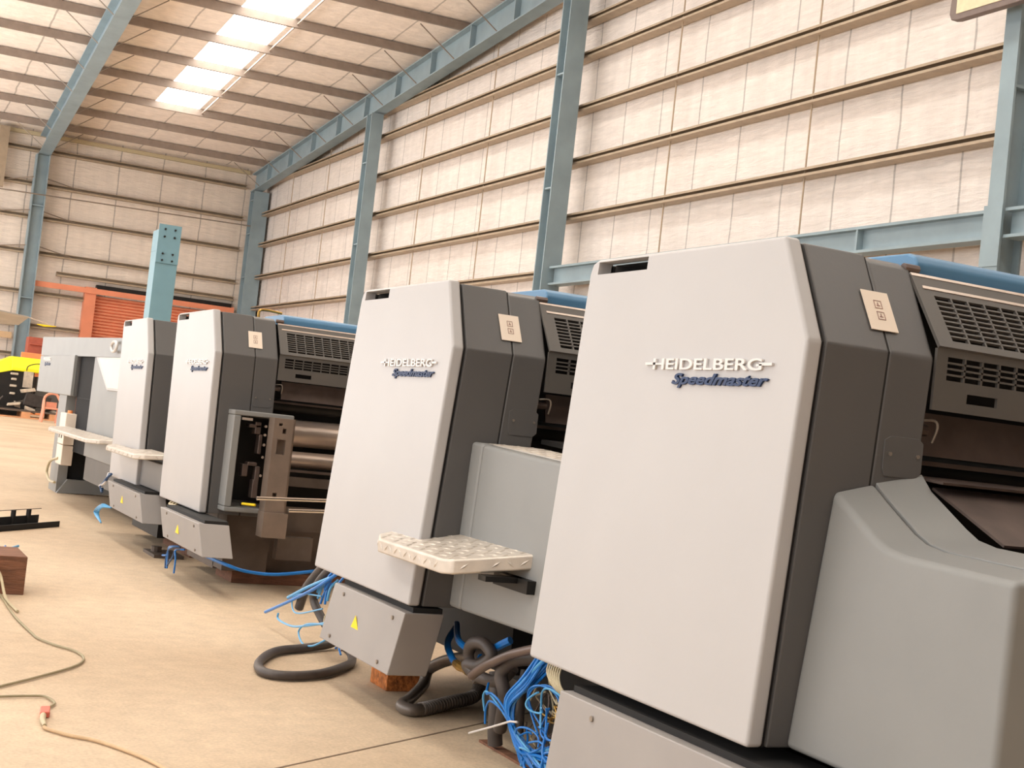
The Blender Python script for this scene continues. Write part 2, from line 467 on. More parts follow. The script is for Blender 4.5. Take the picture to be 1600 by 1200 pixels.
# purlins and fly braces
for i, y in enumerate(PUR):
    if y > D - .5 or y < RIDGE + .5: continue
    b = MB(); ya = y + .35; yb = y - .35     # slightly out of square, far left to near right
    for (dz0, dz1, w0, w1) in ((0, .035, -.07, .07), (.27, .305, -.07, .07), (.035, .27, -.07, -.04)):
        b.hexa([(XL, ya + w0, PZ(ya) + dz0), (WX - .02, yb + w0, PZ(yb) + dz0), (WX - .02, yb + w1, PZ(yb) + dz0), (XL, ya + w1, PZ(ya) + dz0),
                (XL, ya + w0, PZ(ya) + dz1), (WX - .02, yb + w0, PZ(yb) + dz1), (WX - .02, yb + w1, PZ(yb) + dz1), (XL, ya + w1, PZ(ya) + dz1)])
    k = len([q for q in PUR if y < q <= D - .5])
    o = b.build('roof_purlin', M['purlin'])
    tag(o, 'galvanised roof purlin, %s counting from the far wall' % (['first', 'second', 'third', 'fourth', 'fifth', 'sixth', 'seventh', 'eighth', 'ninth', 'tenth', 'eleventh', 'twelfth', 'thirteenth'][k]), 'purlin', 'roof purlins')
    w = ['first', 'second', 'third', 'fourth', 'fifth', 'sixth', 'seventh', 'eighth', 'ninth', 'tenth', 'eleventh', 'twelfth', 'thirteenth'][k]
    if y > 38:
        for sgn, nm in ((-1, 'left'), (1, 'right')):
            xr = XM(y)
            o = MB().cyl((xr + sgn * .26, y, PZ(y) - .96), (xr + sgn * 1.55, y, PZ(y) + .01), .022, 6).build('fly_brace', M['rod'])
            tag(o, 'thin brace, %s side of the left rafter, to the %s purlin from far wall' % (nm, w), 'brace', 'fly braces')
        o = MB().cyl((19.04, y, PZ(y) - .96), (17.6, y, PZ(y) + .01), .022, 6).build('fly_brace', M['rod'])
        tag(o, 'thin brace from right wall rafter to the %s purlin from far wall' % w, 'brace', 'fly braces')
# sag rods under the roof
o = MB().hexa([(14.03, 36, PZ(36) + .1), (14.08, 36, PZ(36) + .1), (14.08, 65, PZ(65) + .1), (14.03, 65, PZ(65) + .1),
               (14.03, 36, PZ(36) + .15), (14.08, 36, PZ(36) + .15), (14.08, 65, PZ(65) + .15), (14.03, 65, PZ(65) + .15)]).build('sag_rod', M['strip'])
tag(o, 'thin sag rod under the roof along the right edge of the skylights', 'rod')
o = MB().box(XL, 19.0, D - .22, D - .02, PZ(D) + .02, PZ(D) + .2).build('eave_strut', M['cream'])
tag(o, 'pale eave strut where the roof meets the far wall', 'strut')

# girts on the right wall
for i, z in enumerate((1.6, 3.25, 4.9, 6.5, 8.15, 9.87, 11.5, 13.15, 14.27, 15.4)):
    ymax = D - .3
    while CZ(ymax) < z + .3 and ymax > RIDGE: ymax -= .5
    b = MB().box(19.56, 19.9, YB + 1, ymax, z, z + .025).box(19.56, 19.9, YB + 1, ymax, z + .175, z + .2).box(19.56, 19.585, YB + 1, ymax, z + .025, z + .06).box(19.87, 19.9, YB + 1, ymax, z + .025, z + .175)
    b.box(19.56, 19.575, YB + 1, ymax, z + .14, z + .175)
    o = b.build('wall_girt', M['girt'])
    tag(o, 'tan horizontal girt on the right wall, %s from the floor' % (ordinal(i) if i else 'lowest and nearest'), 'girt', 'girts of the right wall')
for k, (y, nm) in enumerate(((26.4, 'second bay, nearer the camera'), (32.5, 'second bay, farther from the camera'), (44.6, 'third bay, nearer the camera'), (50.6, 'third bay, farther from the camera'), (62.3, 'last bay before the corner, nearer'), (67.9, 'last bay before the corner, farther'))):
    o = MB().cyl((19.7, y, 0), (19.7, y, CZ(y) - .25 if y > 40 else 15.3), .022, 6).build('sag_rod', M['girt'])
    tag(o, 'thin vertical sag rod across the right wall girts, %s' % nm, 'rod', 'sag rods of the right wall')

# girts on the far wall
for i, (x0, x1, z) in enumerate(((XL, 11.25, 2.7), (XL, 11.25, 4.2), (XL, 11.3, 5.85), (9.8, 18.9, 6.95), (XL, 18.9, 7.85), (XL, 18.9, 9.6), (XL, 18.9, 11.25), (XL, 18.9, 12.95))):
    b = MB().box(x0, x1, D - .32, D - .02, z, z + .03).box(x0, x1, D - .32, D - .02, z + .19, z + .22).box(x0, x1, D - .32, D - .29, z + .03, z + .08).box(x0, x1, D - .05, D - .02, z + .03, z + .19)
    o = b.build('wall_girt', M['girt'])
    tag(o, 'brown horizontal girt on the far wall, %s from the floor' % (ordinal(i)), 'girt', 'girts of the far wall')
o = MB().cyl((XL, D - 1.75, 10.3), (18.95, D - 1.75, 10.85), .035, 6).build('tie_rod', M['rod'])
tag(o, 'thin straight tie rod stretched along the far wall above the free column', 'rod')
for k, (xa, xb, z, nm) in enumerate(((8.75, 10.6, 11.35, 'right of the left column, upper'), (8.75, 10.4, 9.7, 'right of the left column, middle'), (8.75, 10.4, 7.95, 'right of the left column, lower'), (8.1, 6.85, 11.35, 'left of the left column, upper'), (8.1, 6.4, 9.7, 'left of the left column, middle'), (8.1, 6.4, 7.95, 'left of the left column, lower'))):
    o = MB().cyl((xa, D - .95, z + .25), (xb, D - .34, z), .03, 6).build('girt_brace', M['rod'])
    tag(o, 'thin diagonal brace on a far wall girt, %s' % nm, 'brace', 'girt braces')
o = MB().box(6.3, 6.75, D - .7, D - .35, 10.9, CZ(D) - .2).build('wall_post', M['girt'])
tag(o, 'short pinkish brown post high on the far wall at the picture edge', 'post')

# roller shutter door
d = thing('door_1', (15.3, D - .3, 0), 'orange roller shutter in an orange steel frame on the far wall', 'door'); d['kind'] = 'structure'
b = MB()
z = 0.0
while z < 6.2:
    b.prism_x([(D - .12, z), (D - .2, z + .04), (D - .2, z + .12), (D - .12, z + .16)], 11.8, 18.8); z += .16
b.build('shutter', M['orange'], d)
MB().box(11.25, 11.8, D - .55, D - .02, 0, 6.6).build('frame_post', M['orange'], d)
MB().box(18.8, 18.88, D - .55, D - .02, 0, 6.6).build('frame_post', M['orange'], d)
MB().box(8.78, 18.88, D - .65, D - .56, 6.28, 6.55).build('frame_header', M['orange'], d)
MB().box(11.8, 18.8, D - .3, D - .02, 6.56, 6.78).build('dark_gap', M['dark'], d)

# free-standing blue column
fc = thing('crane_column', (6.1, 30.2, 0), 'free standing teal blue box column with bolted top plate behind the third press unit', 'column')
MB().box(5.93, 6.40, 30.0, 30.55, 0, 4.55).build('shaft', M['blue2'], fc, bevel=.01)
MB().box(5.93, 6.40, 29.97, 30.0, 4.30, 5.12).build('splice_plate', M['blue2'], fc)
MB().box(5.93, 5.96, 30.0, 30.55, 4.55, 5.0).box(6.02, 6.4, 30.0, 30.03, 4.55, 5.1).build('upper_flange', M['blue2'], fc)
for x in (6.06, 6.27):
    for z in (4.36, 4.50, 4.86, 5.02):
        MB().cyl((x, 29.94, z), (x, 29.975, z), .022, 8).build('bolt', M['groove'], fc)

# flood light on the nearest column
fl = thing('floodlight', (18.6, 19.7, 10.1), 'long rectangular floodlight in a grey case at the top right corner', 'lamp')
def slope_pt(y, up_, x): return (x, y, 10.46 + up_)
cs = MB(); cs.prism_x([(20.72, 10.42), (20.66, 10.3), (20.5, 10.27), (18.0, 10.27), (18.0, 10.80), (20.62, 10.80), (20.7, 10.72)], 18.45, 18.62)
cs.build('case', M['lampcase'], fl, bevel=.02)
MB().box(18.435, 18.455, 18.1, 20.52, 10.39, 10.68).build('diffuser', M['lampglass'], fl)
MB().box(18.62, 18.95, 19.4, 19.6, 10.45, 10.55).build('bracket', M['lampcase'], fl)

# ============================================================ PRESS UNITS
def text_mesh(body, width, height, mt, parent, x_face, y_left, z_base, shear=0.0, bold=0.012, name='lettering', extrude=0.009):
    cu = bpy.data.curves.new('t', 'FONT'); cu.body = body; cu.size = 1; cu.extrude = 0.01; cu.offset = bold; cu.shear = shear
    cu.resolution_u = 4
    o = bpy.data.objects.new('t', cu); COL.objects.link(o)
    dg = bpy.context.evaluated_depsgraph_get(); dg.update()
    me = bpy.data.meshes.new_from_object(o.evaluated_get(dg))
    bpy.data.objects.remove(o); bpy.data.curves.remove(cu)
    xs = [v.co.x for v in me.vertices]; x0, x1 = min(xs), max(xs)
    ys = [v.co.y for v in me.vertices]; y1 = max(ys)
    off = wloc(parent)
    for v in me.vertices:
        tx = (v.co.x - x0) / (x1 - x0) * width; ty = v.co.y / y1 * height; tz = v.co.z / 0.01
        v.co = Vector((x_face - extrude * (0.5 + 0.5 * tz), y_left - tx, z_base + ty)) - off
    me.update(); me.name = name
    ob = bpy.data.objects.new(name, me); COL.objects.link(ob); ob.parent = parent
    me.materials.clear(); me.materials.append(mt)
    return ob

def wing_logo(parent, xf, yl, zb, w, h):
    """raised maker's lettering with a little bar running out of the first and last letter"""
    text_mesh('HEIDELBERG', w * .86, h, M['white'], parent, xf, yl - w * .07, zb, 0, .018)
    b = MB().box(xf - .009, xf, yl - w * .09, yl, zb + h * .38, zb + h * .62).box(xf - .009, xf, yl - w, yl - w * .91, zb + h * .38, zb + h * .62)
    b.build('lettering_bar', M['white'], parent)

def lugs(mb, inside, z, x0, x1, y0, y1, step=.085, h=.004, zf=None):
    k = 0; x = x0
    while x < x1:
        y = y0 + (step / 2 if k % 2 else 0); j = 0
        while y < y1:
            if inside(x, y):
                zz = zf(x, y) if zf else z
                L, Wd = (.034, .008)
                a = math.radians(25 if (j + k) % 2 else -65)
                dx, dy = math.cos(a), math.sin(a)
                mb.add([(x - dx * L, y - dy * L, zz), (x + dy * Wd, y - dx * Wd, zz), (x + dx * L, y + dy * L, zz), (x - dy * Wd, y + dx * Wd, zz),
                        (x, y, zz + h)], [(0, 1, 4), (1, 2, 4), (2, 3, 4), (3, 0, 4)])
            y += step; j += 1
        x += step / 2; k += 1

def pip(poly):
    def f(x, y):
        c = False; n_ = len(poly)
        for i in range(n_):
            x1, y1 = poly[i]; x2, y2 = poly[(i + 1) % n_]
            if (y1 > y) != (y2 > y) and x < (x2 - x1) * (y - y1) / (y2 - y1) + x1: c = not c
        return c
    return f

def footboard(parent, poly, z_out, z_in, x_out, x_in, thick=.06, step=.085):
    zf = lambda x, y: z_out + (z_in - z_out) * (x - x_out) / (x_in - x_out)
    b = MB().loft([(x, y, zf(x, y) - thick) for x, y in poly], [(x, y, zf(x, y)) for x, y in poly])
    o = b.build('footboard', M['tread'], parent, bevel=.012)
    q = MB(); xs = [p[0] for p in poly]; ys = [p[1] for p in poly]
    cx, cy = sum(xs) / len(xs), sum(ys) / len(ys)
    small = [(cx + (x - cx) * .93, cy + (y - cy) * .96) for x, y in poly]
    lugs(q, pip(small), 0, min(xs), max(xs), min(ys), max(ys), step, .005, lambda x, y: zf(x, y) - .0005)
    # raised lugs wrapped down the rim
    for i in range(len(poly)):
        a = Vector((*poly[i], 0)); c = Vector((*poly[(i + 1) % len(poly)], 0)); e = c - a; ln = e.length
        if ln < .1: continue
        e.normalize(); nrm = Vector((e.y, -e.x, 0))
        if (a + e * ln / 2 + nrm * .01 - Vector((cx, cy, 0))).length < (a + e * ln / 2 - nrm * .01 - Vector((cx, cy, 0))).length: nrm = -nrm
        s_ = .05; kk = 0
        while s_ < ln - .04:
            p = a + e * s_ + nrm * .0005; zt = zf(p.x, p.y) - thick / 2
            sg = 1 if kk % 2 else -1
            u = (e * .02 + Vector((0, 0, sg * .016))); wv = (e * -.004 * sg + Vector((0, 0, .005)))
            c0 = p + Vector((0, 0, zt))
            q.add([c0 - u, c0 - wv, c0 + u, c0 + wv, c0 + nrm * .005], [(0, 1, 4), (1, 2, 4), (2, 3, 4), (3, 0, 4)])
            s_ += step * .75; kk += 1
    q.build('raised_lugs', M['tread'], o)
    return o

def junction_box(parent, y0, y1, zt, zb, xt, xb, depth, bolts=True, sticker=True, dy=0.0):
    """sheet metal terminal box whose face leans from xt (top) to xb (bottom)"""
    b = MB().hexa([(xb, y0 + dy, zb), (xb + depth, y0 + dy, zb), (xb + depth, y1 + dy, zb), (xb, y1 + dy, zb),
                   (xt, y0, zt), (xt + depth, y0, zt), (xt + depth, y1, zt), (xt, y1, zt)])
    o = b.build('terminal_box', M['box'], parent, bevel=.006)
    def on_face(f, g): # f along y 0..1, g up 0..1
        return Vector((xb + (xt - xb) * g, y0 + (y1 - y0) * f + dy * (1 - g), zb + (zt - zb) * g))
    MB().box(xt + .05, xt + depth - .005, y0 + .02, y1 - .02, zt, zt + .025).build('lid', M['groove'], o)
    if bolts:
        for f, g in ((.12, .86), (.82, .88), (.15, .12), (.85, .12)):
            p = on_face(f, g); MB().cyl(p + Vector((-.008, 0, 0)), p + Vector((.004, 0, 0)), .011, 10).build('bolt', M['rod'], o)
    if sticker:
        c = on_face(.56, .50); r = .045
        pts = [c + Vector((-.003, .062, -r * .7)), c + Vector((-.003, -.062, -r * .7)), c + Vector((-.003, 0, r))]
        s = MB(); s.add(pts + [p + Vector((.002, 0, 0)) for p in pts], [(0, 1, 2), (3, 5, 4), (0, 3, 4, 1), (1, 4, 5, 2), (2, 5, 3, 0)])
        so = s.build('warning_sticker', M['yellow'], o)
        z = MB(); q = c + Vector((-.0045, 0, 0))
        z.add([q + Vector((0, .008, .02)), q + Vector((0, -.008, .002)), q + Vector((0, .004, .004)), q + Vector((0, -.004, -.02)), q + Vector((0, .012, -.001))],
              [(0, 1, 2), (2, 4, 0), (1, 3, 2)])
        return o
    return o

def guard(parent, x0, x1, Y0, ztop=2.205, zc=1.95, zb=1.74):
    """louvred guard: slanted upper sheet, upright lower sheet with a grip slot"""
    T = Vector((0, .18, ztop - zc)); TL = T.length; T.normalize(); S = Vector((1, 0, 0)); Nn = S.cross(T)
    O = Vector((x0, Y0, zc)); th = .012
    mb = MB()
    def plate(s0, s1, t0, t1, o=O, t=T, nn=Nn): mb.obox(o + S * s0 + t * t0, S * (s1 - s0), t * (t1 - t0), nn * th)
    W_ = x1 - x0
    ga, gb, gc, gd = .07, W_ - .07, .03, TL - .085
    plate(0, ga, 0, TL); plate(gb, W_, 0, TL); plate(ga, gb, 0, gc); plate(ga, gb, gd, TL)
    cols = int((gb - ga) / .077); cw = (gb - ga) / cols
    for i in range(1, cols): plate(ga + i * cw - .004, ga + i * cw + .004, gc, gd)
    rows = 9; rh = (gd - gc) / rows
    for j in range(1, rows): plate(ga, gb, gc + j * rh - .0035, gc + j * rh + .0035)
    Z = Vector((0, 0, 1)); NV = Vector((0, -1, 0)); O2 = Vector((x0, Y0 + .012, zb)); H = zc - zb
    def pl(s0, s1, t0, t1): plate(s0, s1, t0, t1, O2, Z, NV)
    la, lb = .05, W_ - .05; lc, ld = H - .105, H - .025
    pl(0, la, 0, H); pl(lb, W_, 0, H); pl(la, lb, ld, H)
    sa, sb, sc1, sc2 = .15, .29, .035, .068
    pl(la, lb, 0, sc1); pl(la, sa, sc1, sc2); pl(sb, lb, sc1, sc2); pl(la, lb, sc2, lc)
    cols = int((lb - la) / .077); cw = (lb - la) / cols
    for i in range(1, cols): pl(la + i * cw - .004, la + i * cw + .004, lc, ld)
    for j in range(1, 4): pl(la, lb, lc + j * (ld - lc) / 4 - .0035, lc + j * (ld - lc) / 4 + .0035)
    g = mb.build('louvred_guard', M['guard'], parent)
    st = MB(); p = O + T * (TL - .060) + Nn * (th - .001)
    st.obox(p + S * .03, S * (W_ - .06), T * .012, Nn * .004); st.obox(O + T * (TL - .006) + Nn * (th - .004), S * W_, T * .012, Nn * .006)
    st.build('bright_strip', M['strip'], g)
    return g

def press_unit(Y0, w, lean, label, opening=False, base_x=3.12, base_y=.10):
    R = thing('printing_press_unit', (2.8, Y0, 0), label, 'printing press', 'printing press units in a row')
    sh = lambda z: -lean * (1.91 - z) / 1.3
    prof = lambda a, b, d: [(Y0 + a, .60), (Y0 + a, 1.91), (Y0 + a + .20, 2.265 - d), (Y0 + w - .06 - b, 2.265 - d), (Y0 + w - .015 - b, 2.25 - d), (Y0 + w - b, 2.205 - d), (Y0 + w - b, .60)]
    cut = MB().box(2.7, 3.02, Y0 + w - .46, Y0 + w - .07, 2.20, 2.252)
    MB().prism_x(prof(0, 0, 0), 2.8, 2.865, sh).build('front_panel', M['panel'], R, bevel=.014, seg=3, cut=cut)
    MB().prism_x(prof(.015, .02, .015), 2.86, 2.88, sh).build('groove_shade', M['groove'], R, cut=cut)  # dark core set in the groove paints its shade
    hole = MB().box(2.98, 3.6, Y0 - .2, Y0 + .6, .70, 1.41) if opening else None
    cutA = cut
    if opening:
        hole2 = MB().add(cut.v, cut.f).add(hole.v, hole.f); cutA = hole2
    sc_ = MB().prism_x(prof(.0, .0, .012), 2.878, 3.138, sh).build('side_cover', M['cover'], R, bevel=.008, cut=cutA)
    MB().prism_x(prof(.004, .01, .02), 3.136, 3.146, sh).build('groove_shade', M['groove'], R, cut=hole)
    prof2 = lambda d: [(Y0, .60), (Y0, 1.91), (Y0 + .187, 2.230), (Y0 + .24, 2.251), (Y0 + w, 2.255), (Y0 + w, .60)]
    inner = MB().prism_x(prof2(0), 3.142, 3.335, sh).build('side_cover', M['cover'], R, bevel=.012, cut=hole)
    # small access plate with two screws
    pl = MB().prism_y([(3.165, 1.50), (3.155, 1.52), (3.155, 1.62), (3.18, 1.635), (3.30, 1.635), (3.322, 1.62), (3.322, 1.52), (3.30, 1.50)], Y0 - .004, Y0 + .001)
    po = pl.build('access_plate', M['cover'], inner, bevel=.0015)
    for x in (3.18, 3.30): MB().cyl((x, Y0 - .009, 1.575), (x, Y0 - .003, 1.575), .007, 10).build('screw', M['rod'], inner)
    # label on the slanted face
    a = Vector((3.085, Y0 + .119, 2.115)); sl = Vector((0, .20, .343)).normalized(); nn = Vector((0, -sl.z, sl.y))
    lo = MB().obox(a + nn * .004 - sl * .158, (.115, 0, 0), sl * .158, nn * .003).build('safety_label', M['label'], R)
    pg = MB()
    for k in (0, 1):
        o_ = a + nn * .0075 - sl * (.07 + k * .045) + Vector((.042, 0, 0))
        for e in ((0, 0, .032, .002), (0, .03, .032, .002), (0, 0, .002, .032), (.03, 0, .002, .032), (.009, .010, .014, .003), (.014, .012, .003, .012)):
            pg.obox(o_ + Vector((e[0], 0, 0)) + sl * e[1], (e[2], 0, 0), sl * e[3], nn * .001)
    pg.build('pictogram', M['print_'], lo)
    # lettering
    wing_logo(R, 2.8 + sh(1.82) - .0005, Y0 + .955, 1.806, .80, .040)
    text_mesh('Speedmaster', .59, .040, M['blueink'], R, 2.8 + sh(1.77) - .001, Y0 + .755, 1.752, .35, .03, extrude=.008)
    # machine body between the covers, black for the dark cavity
    MB().prism_x([(Y0 + .42, .62), (Y0 + .42, 2.12), (Y0 + w - .02, 2.12), (Y0 + w - .02, .62)], 3.336, 5.2).build('body_shade_fill', M['dark'], R)
    MB().prism_x([(Y0, .60), (Y0, 1.91), (Y0 + .2, 2.26), (Y0 + w, 2.26), (Y0 + w, .60)], 5.2, 5.7).build('drive_side_cover', M['cover'], R, bevel=.012)
    guard(R, 3.345, 5.19, Y0)
    MB().prism_x([(Y0 + .205, 2.215), (Y0 + .205, 2.262), (Y0 + .22, 2.285), (Y0 + .26, 2.30), (Y0 + .8, 2.30), (Y0 + .8, 2.215)], 3.40, 5.19).build('blue_cover', M['bluecov'], R, bevel=.01, smooth=True)
    MB().prism_x([(Y0 + .26, 2.13), (Y0 + .26, 2.21), (Y0 + .8, 2.205), (Y0 + .8, 2.13)], 3.34, 5.19).build('top_rail', M['dark'], R)
    for z, r, yy in ((2.235, .016, .2), (1.67, .02, .08)):
        MB().cyl((3.336, Y0 + yy, z), (3.40, Y0 + yy, z), r, 8).build('link_pin', M['brown'], R)
    # ink area below the guard
    MB().obox((3.43, Y0 + .12, 1.585), (1.75, 0, 0), (0, .03, .15), (0, .02, 0)).build('ink_tray', M['brown'], R)
    MB().cyl((3.345, Y0 + .3, 1.535), (5.19, Y0 + .3, 1.535), .055, 20).build('roller', M['dark'], R, smooth=True)
    MB().box(3.345, 5.19, Y0 + .16, Y0 + .2, 1.552, 1.568).build('slide_rail', M['brown'], R)
    hk = MB().tube(catmull([(3.345, Y0 + .05, 1.70), (3.39, Y0 + .03, 1.705), (3.405, Y0 + .03, 1.68), (3.405, Y0 + .05, 1.63)], 4), .005, 6)
    hk.build('catch_hook', M['rod'], R, smooth=True)
    # base
    MB().box(base_x, 5.5, Y0 + base_y, Y0 + w - .05, .10, .60).build('base_frame', M['castiron' if opening else 'dark'], R)
    return R

U1 = press_unit(3.65, 1.53, .075, 'nearest and largest light grey press unit, with curved step housing at the right')
U2 = press_unit(6.50, 1.50, .085, 'second light grey press unit from the camera, with checker plate footboard at its side', base_x=3.75)
U3 = press_unit(11.33, 1.50, -.02, 'third light grey press unit, its side opened on metal cylinders and chrome rods', opening=True, base_y=.5)
U4 = press_unit(13.98, 1.42, -.03, 'farthest light grey press unit, between the opened unit and the delivery unit')

# --- unit 1: curved housing towards the camera ---------------------------
pa = [(3.655, .60), (3.655, 1.435), (3.50, 1.352), (3.42, 1.305), (3.36, 1.282), (3.28, 1.268), (2.84, 1.25), (2.84, .56)]
pc = [(3.655, .64), (3.655, 1.52), (3.60, 1.465), (3.42, 1.36), (3.36, 1.330), (3.28, 1.315), (2.84, 1.30), (2.84, .60)]
mid = [((a[0] + c[0]) / 2, (a[1] + c[1]) / 2) for a, c in zip(pa, pc)]
def lf(p, x): return [(x - .09 * max(0, 1.44 - z) / .84 * (.2 + .8 * (y - 2.84) / .815), y, z) for y, z in p]
h1 = MB().loft(lf(pa, 2.965), lf(mid, 3.136)).build('step_housing', M['housing'], U1, bevel=.022, seg=4)
MB().loft(lf(mid, 3.139), lf(pc, 3.335)).build('housing_rim', M['housing'], h1, bevel=.003)
# pit behind the housing
MB().obox((3.345, 3.56, 1.50), (1.84, 0, 0), (0, .20, .015), (0, .004, -.008)).build('slide_plate', M['brown'], U1)
cutp = MB().obox((3.72, 3.37, 1.25), (.16, 0, 0), (0, .05, 0), (0, 0, .3))
sp = MB().obox((3.355, 3.28, 1.325), (1.83, 0, 0), (0, .34, .155), (0, .004, -.008)).build('sloping_plate', M['brown'], U1, cut=cutp)
MB().box(3.34, 5.19, 2.95, 3.9, .62, 1.1).build('pit_body', M['dark'], U1)
MB().box(3.36, 5.1, 3.24, 3.255, 1.20, 1.30).build('cable_tray', M['brown'], U1)
for k, (xa, xb) in enumerate(((3.60, 3.66), (3.64, 3.72), (3.76, 3.74), (3.62, 3.60), (3.80, 3.84))):
    o = MB().tube(catmull([(xa, 3.25, 1.32), (xa + .01, 3.22, 1.335), (xb, 3.17, 1.28), (xb + .04, 3.1, 1.15), (xb + .05, 3.1, 1.10)], 5), .007, 7).build('white_cable', M['cream'], U1, smooth=True)
MB().box(3.16, 3.6, 5.2, 5.8, .0, .52).build('dark_backing', M['dark'], U1)  # dark block added as shade behind the blue tubes
# inner machinery visible past the housing end
MB().box(3.1, 5.2, 2.87, 3.64, .3, .62).build('body_shade_fill', M['dark'], U1)
MB().box(3.02, 3.33, 2.845, 2.9, .6, 1.2).build('body_shade_fill', M['dark'], U1)

# --- unit 2: flat topped housing with tread plate ------------------------
h2 = MB().prism_x([(6.37, .61), (6.37, 1.440), (6.505, 1.446), (6.505, .61)], 2.965, 3.335, lambda z: -.03 * (1.44 - z) / .84).build('step_housing', M['housing'], U2, bevel=.018, seg=3)
h2b = MB().prism_x([(5.26, .63), (5.26, 1.385), (6.365, 1.436), (6.365, .61)], 2.965, 3.335, lambda z: -.03 * (1.44 - z) / .84).build('step_housing', M['housing'], U2, bevel=.018, seg=3)
tp = MB().obox((3.03, 5.28, 1.388), (.30, 0, 0), (0, 1.15, .052), (0, 0, .006))
lugs(tp, lambda x, y: True, 0, 3.05, 3.32, 5.3, 6.4, .08, .005, lambda x, y: 1.394 + (y - 5.28) * .0452)
tp.build('tread_plate', M['tread'], U2)
MB().prism_x([(5.40, 1.447), (6.46, 1.494), (6.46, 1.47), (5.40, 1.42)], 3.336, 3.6).build('oil_tray', M['dark'], U2)
fb = [(2.60, 5.90), (2.60, 6.70), (2.66, 6.86), (2.76, 6.90), (2.76, 6.50), (2.962, 6.50), (2.962, 5.66), (2.72, 5.78), (2.63, 5.83)]
footboard(U2, fb, .905, .975, 2.6, 2.96, .07)
MB().box(2.74, 2.96, 5.70, 5.78, .835, .86).box(2.90, 2.96, 5.6, 5.95, .80, .86).build('bracket', M['dark'], U2)
MB().box(3.34, 3.8, 6.55, 7.95, .26, .61).build('body_shade_fill', M['dark'], U2)  # added dark box, stands for the shade under the unit
MB().box(3.62, 5.0, 5.3, 6.5, .12, .61).build('body_shade_fill', M['dark'], U2)
MB().box(3.9, 4.3, 5.9, 7.3, .0, .2).build('plinth', M['castiron'], U2)

# --- unit 3: open side --------------------------------------------------
fr = MB()
y0, y1 = 11.14, 11.345
fr.box(2.97, 3.47, y0, y1, 1.42, 1.46).box(2.97, 3.03, y0, y1, .68, 1.42).box(2.97, 3.30, y0, y1, .64, .68)
fr.build('opening_frame', M['housing'], U3, bevel=.01)
MB().box(3.03, 3.336, 11.75, 11.9, .68, 1.42).build('recess_back', M['dark'], U3)
side = MB().box(3.26, 3.42, 10.98, 11.03, .66, 1.43)
cutq = MB().box(3.30, 3.37, 10.9, 11.1, 1.14, 1.26).box(3.335, 3.365, 10.9, 11.1, 1.31, 1.35).box(3.30, 3.33, 10.9, 11.1, 1.37, 1.39).box(3.31, 3.345, 10.9, 11.1, .80, .83)
side.build('side_frame', M['framebrown'], U3, cut=cutq)
MB().box(3.26, 3.45, 11.03, 11.14, .66, 1.43).box(3.25, 3.45, 10.96, 11.12, .47, .67).build('side_frame', M['framebrown'], U3)
MB().box(3.25, 3.45, 10.95, 10.96, .47, .67).build('foot_block', M['framebrown'], U3)
pc_ = MB()
for (x, z, sx, sz) in ((3.17, 1.28, .05, .10), (3.21, 1.12, .03, .16), (3.14, 1.02, .08, .03), (3.10, .93, .05, .10), (3.21, .90, .04, .12), (3.12, 1.33, .1, .03), (3.2, .76, .05, .15)):
    pc_.box(x, x + sx, 11.2, 11.3, z, z + sz)
pc_.build('linkage', M['brown'], U3, bevel=.008)
MB().cyl((3.12, 11.15, .712), (3.20, 11.05, .716), .011, 10).build('yellow_grip', M['yellow'], U3, smooth=True)
MB().box(3.04, 3.12, 11.12, 11.16, 1.385, 1.405).build('catch', M['strip'], U3)
for (x, z) in ((3.235, 1.35), (3.235, 1.28), (3.235, 1.2), (3.235, 1.1), (3.235, .95)):
    MB().cyl((x, 11.12, z), (x, 11.14, z), .012, 8).build('bolt', M['chrome'], U3)
MB().cyl((3.48, 11.62, 1.31), (5.19, 11.62, 1.33), .115, 32).build('cylinder', M['roller'], U3, smooth=True)
MB().cyl((3.44, 11.62, 1.31), (3.48, 11.62, 1.31), .10, 24).build('cylinder_journal', M['dark'], U3, smooth=True)
MB().cyl((3.44, 11.52, 1.09), (5.19, 11.52, 1.11), .068, 28).build('cylinder', M['roller'], U3, smooth=True)
MB().box(3.44, 5.19, 11.4, 11.46, .99, 1.01).build('slide_rail', M['brown'], U3)
MB().box(3.44, 5.19, 11.42, 11.5, .87, .95).build('cross_bar', M['castiron'], U3)
MB().box(3.5, 4.9, 11.40, 11.42, .50, .70).box(3.45, 3.75, 11.15, 11.25, .28, .47).build('lower_plate', M['castiron'], U3)
MB().box(3.12, 3.5, 11.55, 11.85, .12, .62).build('base_frame', M['castiron'], U3)
MB().cyl((3.08, 10.62, .80), (4.2, 10.62, .85), .016, 14).build('chrome_rod', M['chrome'], U3, smooth=True)
MB().cyl((3.345, 10.62, .725), (4.2, 10.62, .765), .016, 14).build('chrome_rod', M['chrome'], U3, smooth=True)
MB().box(4.05, 4.2, 10.6, 11.4, .70, .9).build('cross_bar', M['castiron'], U3)
MB().tube(catmull([(3.30, 11.95, 2.26), (3.30, 11.95, 2.33), (3.36, 11.95, 2.345), (3.5, 11.95, 2.335)], 5), .012, 8).build('oil_pipe', M['brass'], U3, smooth=True)

# --- unit 4 footboard ---------------------------------------------------
footboard(U4, [(2.62, 13.2), (2.62, 14.6), (2.68, 14.85), (2.77, 14.95), (2.77, 13.97), (2.95, 13.97), (2.95, 13.0), (2.70, 13.1)], .945, .975, 2.6, 2.95, .05, .14)
MB().box(2.86, 3.3, 12.95, 13.97, .62, .88).build('step_housing', M['cover'], U4, bevel=.01)

